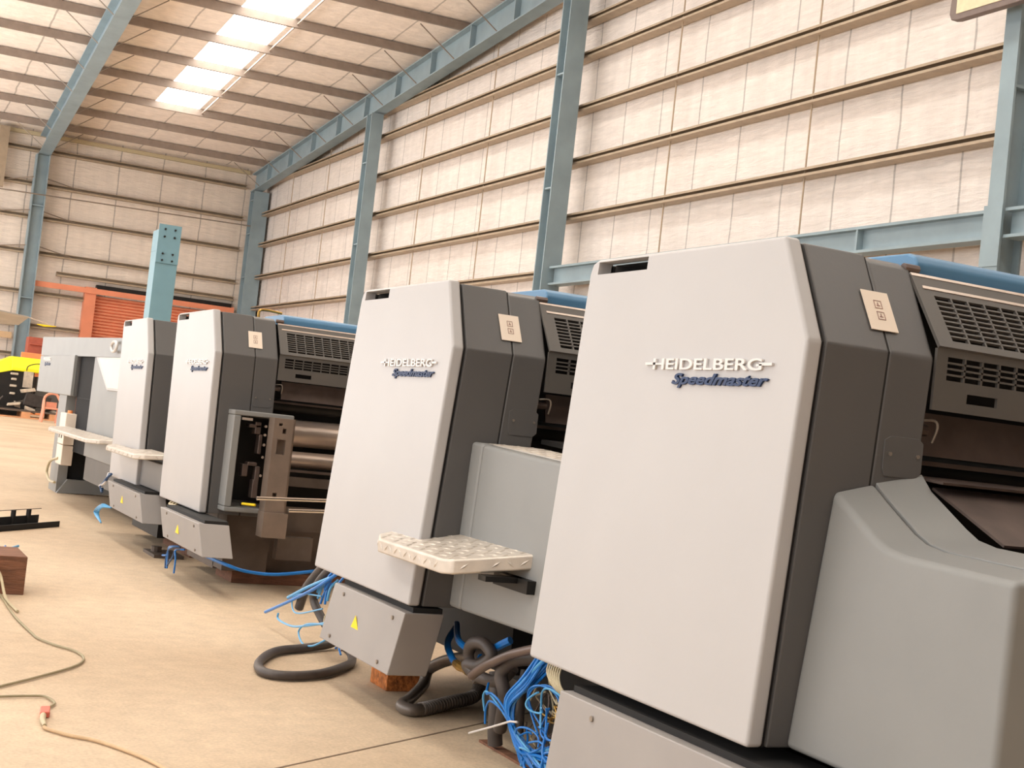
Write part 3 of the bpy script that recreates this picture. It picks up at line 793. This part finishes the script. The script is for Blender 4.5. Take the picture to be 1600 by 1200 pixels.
# --- terminal boxes -----------------------------------------------------
junction_box(U1, 3.30, 4.84, .532, .12, 2.70, 2.665, .30, dy=.01)
junction_box(U2, 6.49, 7.56, .565, .245, 2.70, 2.66, .215, dy=.05)
junction_box(U3, 10.72, 12.10, .565, .325, 2.68, 2.70, .24, dy=-.14)
junction_box(U4, 13.10, 14.72, .59, .335, 2.70, 2.72, .24, dy=-.16)

# ============================================================ DELIVERY UNIT
DU = thing('press_delivery_unit', (3.1, 20.6, 0), 'grey delivery end of the press, farthest machine in the row, with overhanging hood', 'printing press')
MB().prism_x([(15.9, 1.95), (15.9, 2.0), (23.9, 2.25), (23.9, 1.95)], 3.1, 4.6).build('hood', M['housing'], DU, bevel=.02)
MB().prism_x([(16.0, 1.90), (16.0, 2.10), (16.0, 2.12), (23.85, 2.25), (23.85, 1.95)], 3.085, 3.1).build('hood_face', M['housing'], DU)
MB().box(3.05, 3.10, 20.15, 23.6, 1.37, 1.94).build('front_panel', M['housing'], DU, bevel=.01)
MB().box(3.1, 4.6, 20.15, 23.6, 1.37, 1.94).build('side_body', M['cover'], DU, bevel=.01)
text_mesh('HEIDELBERG', .8, .05, M['white'], DU, 3.05, 23.2, 1.86, 0, .03)
text_mesh('Speedmaster', .6, .045, M['blueink'], DU, 3.05, 23.0, 1.79, .3, .03)
MB().box(3.14, 4.5, 18.95, 20.15, .62, 1.93).build('dark_column', M['dark2'], DU)
MB().box(3.125, 4.5, 15.9, 18.95, .62, 1.93).build('body', M['housing'], DU, bevel=.01)
MB().prism_x([(18.75, 1.93), (15.95, 1.93), (15.95, 1.50), (17.7, 1.50)], 3.10, 3.13).build('window_frame', M['panel'], DU, bevel=.008)
MB().prism_x([(18.45, 1.90), (15.95, 1.90), (15.95, 1.53), (17.62, 1.53)], 3.09, 3.10).build('window_panel', M['label'], DU)
MB().box(3.13, 3.15, 15.95, 20.1, 1.352, 1.362).build('groove_shade', M['groove'], DU)
MB().box(3.07, 3.20, 20.55, 21.25, 0.0, 1.37).build('post', M['housing'], DU)
MB().box(3.20, 4.4, 20.6, 20.72, 0.03, .72).build('lower_panel', M['dark2'], DU)
MB().prism_y([(3.07, 0), (4.4, .05), (4.4, .22), (3.9, .20), (3.2, .20)], 20.45, 20.55).build('foot_plate', M['housing'], DU)
cb = MB().box(3.0, 3.16, 19.95, 20.45, .70, 1.13).build('control_box', M['label'], DU, bevel=.01)
MB().box(3.0, 3.15, 19.95, 20.45, .42, .69).build('control_box', M['label'], DU, bevel=.01)
MB().cyl((3.08, 20.15, 1.13), (3.08, 20.15, 1.17), .035, 12).build('orange_knob', M['osheet'], cb)
for y in (20.33, 20.13): MB().box(2.995, 3.0, y - .03, y + .03, .78, .83).build('button', M['black'], cb)
cr = MB().tube([(3.04, 17.2 + .17 * math.cos(a), 2.03 + .06 * math.sin(a)) for a in [i * 2 * math.pi / 24 for i in range(25)]], .018, 8)
cr.build('ring_handle', M['white'], DU, smooth=True)
MB().tube(catmull([(3.0, 20.2, .50), (2.98, 20.75, .42), (2.98, 20.95, .25), (3.0, 20.75, .15), (3.02, 20.4, .15)], 6), .018, 8).build('cream_cable', M['cream'], DU, smooth=True)
footboard(DU, [(2.74, 16.6), (2.74, 19.6), (2.80, 19.95), (2.92, 20.0), (3.06, 20.0), (3.06, 16.2), (2.84, 16.3)], .925, .955, 2.7, 3.06, .05, .2)
MB().box(3.2, 4.4, 16.2, 19.2, .30, .62).build('under_tray', M['guard'], DU)

# ============================================================ DUNNAGE, HOSES, CABLES
def solo(mb, name, mt, label, cat, group=None, **k):
    return tag(mb.build(name, mt, **k), label, cat, group)

solo(MB().box(3.0, 3.24, 7.36, 7.62, 0, .10), 'chipboard_block', M['chip'], 'orange chipboard block under the terminal box of the second unit', 'wood block', bevel=.004)
solo(MB().box(3.26, 4.6, 11.72, 12.25, 0, .098), 'timber_baulk', M['wood'], 'dark timber baulk lying under the opened third unit', 'wood block', bevel=.006)
solo(MB().box(3.3, 3.9, 13.4, 14.6, 0, .10), 'timber_baulk', M['wood'], 'timber baulk in shadow under the farthest press unit', 'wood block', bevel=.006)
solo(MB().box(3.4, 3.8, 4.0, 5.0, 0, .10), 'timber_baulk', M['wood'], 'timber baulk hidden in shadow under the nearest unit', 'wood block')
solo(MB().box(2.92, 3.2, 13.2, 13.7, 0, .03).cyl((3.0, 13.5, .03), (3.0, 13.5, .08), .05, 10), 'steel_shoe', M['castiron'], 'flat steel shoe plate on the floor beside the farthest terminal box', 'plate')
solo(MB().box(.75, 1.425, 10.42, 11.0, 0, .27), 'wooden_crate_block', M['wood'], 'brown wooden block on the floor at the left picture edge', 'wood block', bevel=.006)
solo(MB().obox((3.04, 5.60, .0), (.06, .0, 0), (.0, .60, 0), (0, 0, .012)), 'wood_strip', M['wood'], 'thin brown strip on the floor below the blue tubes', 'strip')
solo(MB().obox((3.03, 5.22, .02), (.16, .1, .08), (-.05, .16, 0), (0, 0, .10)), 'metal_trunking', M['greysheet'], 'bent grey sheet metal trunking end under the blue tubes', 'trunking')

# black frame piece on the floor at left
t = thing('steel_channel', (1.6, 14.9, 0), 'black steel channel with short posts on the floor at the left edge', 'channel')
a = Vector((.9, 13.6, 0)); e = (Vector((2.42, 15.6, 0)) - a).normalized(); nn = Vector((-e.y, e.x, 0)); Ln = 2.5
MB().obox(a, e * Ln, nn * .015, (0, 0, .06)).obox(a, e * Ln, nn * .26, (0, 0, .012)).obox(a + nn * .25, e * Ln, nn * .012, (0, 0, .10)).build('channel', M['groove'], t)
for s_ in (Ln - .25, Ln - .55, 1.2, .95):
    MB().obox(a + nn * .23 + e * s_, e * .05, nn * .03, (0, 0, .165)).build('post', M['groove'], t)
MB().obox(a + nn * .24 + e * .3 + Vector((0, 0, .165)), e * (Ln - .28), nn * .012, (0, 0, .006)).build('top_wire', M['castiron'], t)

def cable(name, pts, r, mt, label, cat, group=None, k=6, n_=8):
    return solo(MB().tube(catmull(pts, k), r, n_), name, mt, label, cat, group, smooth=True)

cable('floor_cord', [(1.26, 10.35, .01), (1.25, 9.443, .01), (1.279, 8.795, .01), (1.294, 8.626, .01), (1.357, 8.432, .01), (1.447, 8.249, .01), (1.457, 8.022, .01), (1.367, 7.793, .01), (1.147, 7.497, .01), (.934, 7.242, .01), (.867, 7.162, .01)], .007, M['olive'], 'olive cord bending in a wide loop on the floor at left', 'cord')
cable('floor_cord', [(.80, 7.0, .01), (.88, 7.006, .01), (1.028, 7.032, .01), (1.115, 7.025, .01), (1.142, 6.9, .01), (1.116, 6.817, .01), (1.07, 6.73, .012)], .006, M['olive'], 'dark twin cord running into the red connector', 'cord')
t = thing('cord_connector', (1.05, 6.6, 0), 'small red plug and beige socket joining two cords on the floor', 'connector')
MB().obox((1.035, 6.60, .002), (.045, .01, 0), (.02, .13, 0), (0, 0, .028)).build('plug', M['red'], t, bevel=.006)
MB().tube([(1.05, 6.60, .016), (1.035, 6.50, .016), (1.03, 6.40, .016)], [.014, .013, .009], 10).build('socket', M['cream'], t, smooth=True)
cable('floor_cord', [(1.028, 6.40, .01), (1.04, 6.36, .01), (1.117, 6.246, .01), (1.21, 6.157, .01), (1.31, 5.972, .01), (1.371, 5.815, .01), (1.407, 5.654, .01), (1.45, 5.3, .01)], .008, M['beige'], 'beige cord leaving the connector toward the bottom of the picture', 'cord')
cable('white_flex', [(1.15, 10.4, .27), (1.245, 10.38, .15), (1.27, 10.1, .02), (1.29, 9.6, .012)], .010, M['cream'], 'short white flex at the foot of the wooden block', 'cord')
cable('floor_cord', [(1.30, 11.9, .3), (1.46, 12.28, .10), (1.56, 12.68, .06), (1.68, 12.97, .06)], .012, M['tubel'], 'pale blue cord end above the wooden block at left', 'cord')
cable('floor_cord', [(1.58, 12.68, .065), (1.56, 12.85, .05), (1.577, 13.0, .05)], .010, M['tube'], 'short darker blue cord end beside the pale one at left', 'cord')

# black hose loop by the second unit
cable('suction_hose', [(2.97, 8.35, .58), (2.93, 8.5, .45), (2.94, 8.6, .33), (2.96, 8.5, .24), (3.0, 8.3, .13), (3.09, 8.25, .06), (3.05, 8.08, .03), (2.937, 7.90, .03), (2.707, 7.657, .03), (2.494, 7.578, .03), (2.381, 7.671, .03), (2.436, 7.957, .03), (2.643, 8.33, .03), (2.902, 8.503, .03), (3.10, 8.62, .04), (3.2, 8.7, .08)], .027, M['hose'], 'thick dark hose lying in an open ring beside the second unit', 'hose', n_=12)
cable('suction_hose', [(2.95, 8.90, .22), (2.95, 8.80, .36), (2.95, 8.62, .48), (2.97, 8.45, .60)], .030, M['hose'], 'short dark hose hanging at the far corner of the second unit', 'hose', n_=12)
# corrugated hose
pts = catmull([(3.45, 7.1, .12), (3.387, 7.03, .05), (3.17, 6.887, .04), (2.966, 6.752, .035), (2.89, 6.73, .035), (2.88, 6.83, .035), (2.994, 7.0, .035), (3.15, 7.2, .07), (3.22, 7.3, .14), (3.2, 7.0, .25), (3.05, 6.4, .37), (3.0, 6.2, .42)], 40)
rr = [(.029 + (.009 if (i % 4) < 2 else -.002)) if i < 125 else .033 for i in range(len(pts))]
solo(MB().tube(pts, rr, 12), 'corrugated_hose', M['hosegrey'], 'grey corrugated hose bent back on itself on the floor before the blue tubes', 'hose', smooth=True)
# knotted hoses
cable('knotted_hose', [(2.99, 6.17, .30), (2.96, 6.24, .40), (2.95, 6.21, .47), (2.97, 6.12, .49), (2.99, 6.06, .44), (2.97, 6.14, .38), (2.94, 6.22, .37), (2.97, 6.15, .33), (3.0, 5.98, .34), (3.03, 5.9, .42)], .030, M['hose'], 'dark hose tied in a knot above the corrugated hose', 'hose', n_=12)
cable('knotted_hose', [(3.05, 5.70, .50), (2.98, 5.80, .47), (2.95, 5.86, .40), (2.97, 5.84, .30), (3.0, 5.90, .20), (3.02, 5.95, .12)], .032, M['hose'], 'dark hose arching down beside the brown pipe', 'hose', n_=12)
cable('drain_hose', [(3.02, 6.05, .37), (3.02, 6.02, .25), (3.03, 6.02, .10), (3.04, 6.02, .03)], .036, M['hose'], 'upright dark hose standing on the floor behind the blue tubes', 'hose', n_=12)
cable('drain_hose', [(3.12, 5.95, .40), (3.10, 5.92, .25), (3.10, 5.9, .05)], .022, M['hose'], 'thinner upright dark hose beside the thick one', 'hose', n_=12)
cable('brown_pipe', [(2.90, 6.07, .345), (2.90, 5.95, .41), (2.90, 5.859, .448), (2.91, 5.70, .515), (2.95, 5.55, .57)], .022, M['brown'], 'stiff brown pipe crossing in front of the knotted hoses', 'pipe', n_=12)
t = thing('blue_air_hose', (3.0, 6.5, .3), 'blue hose with brass fitting in front of the black hoses', 'hose')
MB().tube(catmull([(3.1, 6.75, .46), (3.02, 6.65, .40), (3.0, 6.54, .35), (2.98, 6.44, .335)], 5), .018, 10).build('hose', M['tube'], t, smooth=True)
MB().tube([(2.98, 6.44, .335), (2.97, 6.36, .332), (2.965, 6.30, .33), (2.96, 6.24, .33)], [.020, .024, .016, .020], 8).build('fitting', M['brass'], t)
cable('blue_air_hose', [(3.12, 6.78, .48), (3.05, 6.60, .44), (3.0, 6.42, .43), (3.0, 6.2, .41)], .017, M['tube'], 'blue hose running in shadow behind the knotted hose', 'hose')
cable('blue_air_hose', [(3.02, 6.12, .46), (3.03, 6.05, .50), (3.05, 6.0, .53)], .020, M['tube'], 'short bright blue hose end above the knotted hose', 'hose')

# blue air tubes falling into a bundle in front of the nearest unit
rng = random.Random(3)
for i in range(22):
    a0 = rng.uniform(-.035, .035); b0 = rng.uniform(-.03, .03)
    top = (3.02 + a0, 5.47 + rng.uniform(-.08, .08), .60)
    p1 = (2.96 + a0, 5.60 + b0 * .8, .42 + rng.uniform(-.02, .02)); p2 = (2.93 + a0 * .8, 5.70 + b0 * .7, .30 + rng.uniform(-.02, .02))
    tie = (2.93 + a0 * .35, 5.66 + b0 * .3, .20)
    fan = rng.uniform(0, 1)
    e1 = (2.95 + a0, 5.60 - .12 * fan, .14 - .03 * fan + rng.uniform(-.02, .02))
    e2 = (2.98 + a0, 5.50 - .20 * fan + rng.uniform(-.05, .05), .10 + rng.uniform(-.06, .05))
    e3 = (3.05 + a0, 5.35 - .2 * fan, .12 + rng.uniform(-.08, .12))
    e4 = (3.10, 5.35 + rng.uniform(-.15, .2), .28 + rng.uniform(-.15, .15))
    cable('air_tube', [top, p1, p2, tie, e1, e2, e3, e4], .007, M['tube'] if i % 5 else M['tubel'], 'thin blue air tube in the tied bundle below the nearest unit', 'tube', 'tied blue air tubes', 5, 6)
for i, pts in enumerate(([(2.93, 5.66, .2), (2.92, 5.78, .26), (2.92, 5.92, .30), (2.93, 5.98, .27), (2.94, 5.97, .2)],
                         [(2.93, 5.65, .19), (2.92, 5.75, .25), (2.91, 5.86, .27), (2.92, 5.92, .22), (2.93, 5.93, .15)],
                         [(2.93, 5.64, .21), (2.90, 5.74, .29), (2.90, 5.84, .31), (2.92, 5.93, .29), (2.95, 5.98, .33)])):
    cable('air_tube', pts, .0055, M['tube' if i else 'tubel'], 'blue air tube looping left out of the tied bundle', 'tube', 'looping blue air tubes', 5, 6)
for i in range(16):
    y = rng.uniform(5.15, 5.62); z = rng.uniform(.08, .36); r = rng.uniform(.04, .11); x = rng.uniform(2.93, 3.0)
    ph = rng.uniform(0, 6)
    pts = [(x + .02 * math.sin(2 * q), y + r * 1.3 * math.cos(q + ph), max(.02, z + r * math.sin(q + ph))) for q in [j * .55 for j in range(9)]]
    cable('air_tube', pts, .0048, M['tube'] if i % 4 else M['tubel'], 'curled loose blue air tube beside the nearest terminal box', 'tube', 'curled blue air tubes', 3, 6)
for i in range(26):
    y = rng.uniform(5.1, 5.68); z = rng.uniform(.08, .44)
    pts = [(3.0, y, z), (3.01, y + rng.uniform(-.1, .1), z + rng.uniform(-.06, .06)), (3.02, y + rng.uniform(-.15, .15), max(.02, z + rng.uniform(-.12, .1))), (3.04, y + rng.uniform(-.2, .2), max(.02, z - .1))]
    cable('loose_wire', pts, .0045, M[['hose', 'cream', 'brown', 'brass'][i % 4]], 'thin loose wire end tangled behind the blue tubes', 'wire', 'tangled wire ends', 4, 5)
for i in range(7):
    dy = i * .019
    cable('cream_wire', [(3.02, 5.50 - dy, .56), (2.97, 5.46 - dy, .50), (2.96, 5.39 - dy * .8, .45), (2.97, 5.30 - dy * .6, .415)], .0048, M['cream'], 'cream wire in the flat bunch under the nearest panel', 'wire', 'bunch of cream wires', 4, 6)
solo(MB().tube([(2.90, 6.03, .082), (2.90, 5.80, .165), (2.90, 5.62, .232), (2.91, 5.57, .24)], .005, 6), 'cable_tie', M['white'], 'long white cable tie sticking out of the blue bundle', 'cable tie')
cable('air_tube', [(2.95, 5.5, .14), (2.94, 5.52, .06), (2.95, 5.42, .03), (3.0, 5.25, .04), (3.1, 5.1, .05)], .006, M['tube'], 'blue air tube dropping onto the floor strip', 'tube')
cable('air_tube', [(2.86, 5.02, .30), (2.85, 5.1, .18), (2.87, 5.12, .08), (2.95, 5.1, .02)], .007, M['tubel'], 'pale blue air tube hanging at the corner of the nearest terminal box', 'tube')
for k, z in enumerate((.555, .535)):
    cable('air_tube', [(2.98, 5.35, z), (3.0, 5.1, z + .01), (3.03, 4.8, z + .01), (3.05, 4.4, z + .01)], .009, M['tube'], ('upper', 'lower')[k] + ' of two straight blue tubes above the nearest terminal box', 'tube')

# tubes at the far corner of unit 2
cable('air_tube', [(2.90, 9.463, .10), (2.90, 9.0, .24), (2.90, 8.558, .38), (2.91, 8.3, .48), (2.95, 8.15, .57)], .011, M['tube'], 'stiff blue tube pointing out over the floor from the second unit', 'tube')
cable('air_tube', [(2.90, 9.0, .27), (2.90, 8.60, .40), (2.93, 8.3, .50)], .011, M['tubel'], 'second stiff blue tube beside the one pointing over the floor', 'tube')
cable('air_tube', [(2.93, 8.30, .22), (2.90, 8.6, .15), (2.90, 8.865, .105), (2.90, 9.15, .10), (2.90, 9.17, .14)], .007, M['tubel'], 'pale blue tube curling up at its free end near the hose ring', 'tube')
cable('air_tube', [(2.93, 8.30, .21), (2.90, 8.55, .17), (2.90, 8.70, .10), (2.90, 8.60, .04), (2.90, 8.40, .06), (2.92, 8.2, .14)], .006, M['tubel'], 'pale blue tube in a low loop near the hose ring', 'tube')
cable('air_tube', [(2.92, 8.35, .30), (2.90, 8.8, .20), (2.90, 8.9, .28), (2.90, 8.7, .34), (2.92, 8.4, .37)], .005, M['tubel'], 'thin tube arching left of the hanging hoses', 'tube')
for i in range(10):
    y = rng.uniform(8.1, 8.45); z = rng.uniform(.40, .58)
    cable('air_tube', [(2.97, y, z + .06), (2.94, y + .04, z), (2.93, y + rng.uniform(-.02, .1), z - .08)], .008, M['tube'] if i % 3 else M['tubel'], 'short blue tube end in the cluster at the far corner of the second unit', 'tube', 'cluster of tube ends', 4, 6)
for i in range(12):
    y = rng.uniform(7.95, 8.35); z = rng.uniform(.12, .42)
    cable('loose_wire', [(2.97, y, z), (2.94, y + rng.uniform(-.06, .12), z + rng.uniform(-.05, .05)), (2.93, y + rng.uniform(-.08, .1), max(.02, z + rng.uniform(-.1, .06)))], .006, M[['hose', 'cream', 'brown', 'tube'][i % 4]], 'loose wire end beside the terminal box of the second unit', 'wire', 'wire ends at the second unit', 4, 5)

# tubes at units 3 and 4
for i in range(6):
    y = 11.75 + rng.uniform(-.1, .15)
    cable('air_tube', [(2.80, y - .1, .27), (2.75, y, .25), (2.75, y + rng.uniform(-.05, .15), .18), (2.75, y + rng.uniform(-.1, .3), .11 + rng.uniform(-.05, .05))], .008, M['tube' if i % 2 else 'navy'], 'short blue tube hanging below the terminal box of the third unit', 'tube', 'tubes below the third terminal box', 4, 6)
cable('air_tube', [(2.95, 11.5, .24), (3.0, 10.95, .235), (3.15, 10.90, .20), (3.4, 10.90, .19), (3.8, 10.95, .24), (4.1, 11.1, .27)], .014, M['tube'], 'long blue tube sagging under the opened third unit', 'tube')
for i in range(4):
    cable('air_tube', [(2.78, 15.0 + i * .05, .64), (2.75, 15.13, .57 - i * .01), (2.75, 15.33 + i * .03, .48), (2.76, 15.3, .42 + i * .02)], .014, M['navy' if i < 3 else 'white'], 'dark blue tube end at the corner of the farthest press unit', 'tube', 'tubes at the farthest unit', 4, 6)
for i in range(4):
    cable('air_tube', [(2.80, 14.9 + i * .05, .30), (2.74, 15.1, .28 + i * .01), (2.73, 15.2 + i * .08, .20), (2.75, 15.1, .12)], .009, M['tubel'], 'pale blue tube curl below the farthest terminal box', 'tube', 'curls below the farthest box', 4, 6)
for i in range(3):
    cable('cream_wire', [(2.86, 12.4 - i * .1, .60), (2.80, 12.3 - i * .1, .58), (2.85, 12.15 - i * .1, .575)], .01, M['cream'], 'cream wire between panel and terminal box of the third unit', 'wire', 'cream wires on the third box', 4, 6)

# ============================================================ FAR LEFT CLUTTER
t = thing('covered_machine', (7.2, 62, 0), 'black control cabinet under a bright yellow tarpaulin at the left edge', 'machine')
MB().box(6.2, 7.85, 62, 63.6, 0, 1.95).build('cabinet', M['dark'], t, bevel=.02)
MB().prism_x([(61.9, 1.9), (61.9, 2.05), (62.3, 2.5), (63.6, 2.5), (63.7, 1.9)], 6.9, 9.2).loft([(5.8, 61.9, 1.55), (5.8, 63.7, 1.55), (5.8, 63.7, 1.9), (5.8, 61.9, 1.9)], [(6.95, 61.95, 1.9), (6.95, 63.7, 1.9), (6.95, 63.6, 2.5), (6.95, 62.3, 2.5)]).build('tarpaulin', M['ycloth'], t, bevel=.04, seg=3)
for (z, w_) in ((1.72, .32), (1.5, .22), (1.22, .28), (.9, .22)):
    MB().box(6.95 - w_ / 2 + .1, 6.95 + w_ / 2 + .1, 61.9, 62.0, z, z + .10).build('knob', M['scrap1'], t, bevel=.03)
MB().box(7.42, 7.80, 61.88, 62.0, 1.25, 1.92).build('switch_panel', M['scrap1'], t)
MB().tube(catmull([(7.5, 61.85, 1.95), (7.55, 61.8, 2.15), (7.9, 61.8, 2.28), (8.6, 61.8, 2.3)], 6), .02, 6).build('cable', M['groove'], t, smooth=True)
MB().box(8.0, 9.0, 62.3, 63.4, .3, 1.75).build('grey_door', M['guard'], t)

t = thing('loaded_pallet', (7.2, 60.8, 0), 'flat wooden pallet under the scrap heap at the left edge', 'pallet')
MB().box(5.9, 8.9, 60.2, 61.7, .27, .34).build('deck', M['castiron'], t)
for x in (5.9, 7.3, 8.4): MB().box(x, x + .35, 60.2, 61.7, .06, .27).build('block', M['pallet'], t)
MB().box(5.9, 8.9, 60.2, 61.7, 0, .06).build('deck', M['pallet'], t)
rng = random.Random(11)
words = ['pale bent sheet', 'black angled bracket', 'grey folded cover', 'dark flat panel', 'white crumpled plate', 'black tray', 'pale rod', 'dark rail', 'silver elbow', 'grey housing', 'black lever', 'cream panel', 'dark wedge', 'pale strip']
for i, w_ in enumerate(words):
    x = 6.2 + i * .18; z = .36 + .17 * rng.random() * (1.3 - abs(x - 7.3) / 1.6)
    a = Vector((rng.uniform(.22, .55), rng.uniform(-.1, .1), rng.uniform(-.28, .3))); bb = Vector((0, .25, rng.uniform(-.08, .12))); cc = Vector((rng.uniform(-.1, .1), 0, rng.uniform(.05, .16)))
    o = MB().obox(Vector((x - .2, 60.3 + (i % 4) * .3, z)), a, bb, cc)
    light = any(q in w_ for q in ('pale', 'white', 'cream', 'silver'))
    solo(o, 'scrap_part', M['scrap1' if light else 'scrap2'], w_ + ' in the scrap heap on the pallet, %s from the left' % (['first', 'second', 'third', 'fourth', 'fifth', 'sixth', 'seventh', 'eighth', 'ninth', 'tenth', 'eleventh', 'twelfth', 'thirteenth', 'fourteenth'][i]), 'scrap', 'scrap heap on the pallet', bevel=.02)
solo(MB().obox(Vector((7.25, 60.5, 1.02)), (.55, 0, .12), (0, .3, 0), (-.06, 0, .13)), 'scrap_part', M['scrap1'], 'white topped part at the summit of the scrap heap', 'scrap', bevel=.02)
solo(MB().obox(Vector((7.35, 60.45, .55)), (1.0, 0, -.1), (0, .3, 0), (.1, 0, .5)), 'scrap_part', M['scrap2'], 'large dark slanted panel in the middle of the scrap heap', 'scrap', bevel=.02)

# plastic chair
ch = thing('plastic_chair', (8.2, 57.5, 0), 'salmon plastic armchair between the scrap heap and the delivery unit', 'chair')
MB().box(7.75, 8.35, 57.2, 57.8, .52, .58).build('seat', M['pinkplastic'], ch, bevel=.02)
MB().tube(catmull([(7.78, 57.8, .55), (7.82, 57.9, .95), (8.0, 57.95, 1.12), (8.25, 57.95, 1.12), (8.4, 57.9, .9)], 5), .05, 8).box(7.9, 8.3, 57.86, 57.92, .55, .8).build('backrest', M['pinkplastic'], ch, smooth=True)
for x, y in ((7.72, 57.2), (8.3, 57.2), (7.75, 57.8), (8.33, 57.8)):
    MB().tube([(x - .02, y, 0), (x + .03, y, .55)], .045, 8).build('leg', M['pinkplastic'], ch)
MB().tube(catmull([(7.75, 57.2, .55), (7.74, 57.25, .8), (7.8, 57.8, .85)], 4), .035, 8).build('armrest', M['pinkplastic'], ch, smooth=True)
solo(MB().box(6.85, 7.1, 47.2, 47.6, 0, .22), 'small_carton', M['osheet'], 'small orange carton on the floor beside the delivery unit post', 'carton', bevel=.01)

solo(MB().box(8.35, 9.3, 69.5, 70.5, 2.3, 3.62).box(8.4, 9.3, 69.4, 69.5, 3.25, 3.32), 'red_crate', M['redcrate'], 'rust red steel crate behind the yellow tarpaulin', 'crate', bevel=.02)
solo(MB().box(7.9, 9.6, 68.8, 70.9, 0, 2.29).box(8.0, 9.6, 68.6, 68.78, 1.9, 2.85), 'orange_stack', M['osheet'], 'orange wrapped stack carrying the red crate', 'stack', bevel=.03)
solo(MB().box(0, 8.0, D - .5, D - .33, 3.55, 3.85), 'timber_rail', M['beige'], 'yellowish timber rail low on the far wall at the left edge', 'rail')
# sheet canopy at left
t = thing('sheet_canopy', (3.9, 38, 0), 'grey sheet canopy jutting in at the left edge above the yellow tarpaulin', 'canopy')
MB().loft([(2.2, 37.2, 3.32), (4.50, 38.0, 3.14), (4.32, 38.4, 2.93), (2.2, 38.6, 2.95)], [(2.2, 37.2, 3.36), (4.50, 38.0, 3.17), (4.34, 38.4, 2.97), (2.2, 38.6, 2.99)]).build('sheet', M['greysheet'], t)
MB().tube([(4.48, 38.0, 3.15), (4.9, 38.0, 3.06), (5.12, 38.0, 3.0)], .012, 6).build('strap', M['strip'], t)
MB().tube([(4.72, 38.0, 3.0), (4.9, 38.0, 2.985), (5.2, 38.0, 3.0)], [.01, .03, .01], 6).build('yellow_strap', M['yellow'], t)
MB().box(2.3, 2.45, 37.9, 38.05, 0, 3.0).build('post', M['greysheet'], t)

# ============================================================ tidy
bpy.context.view_layer.update()
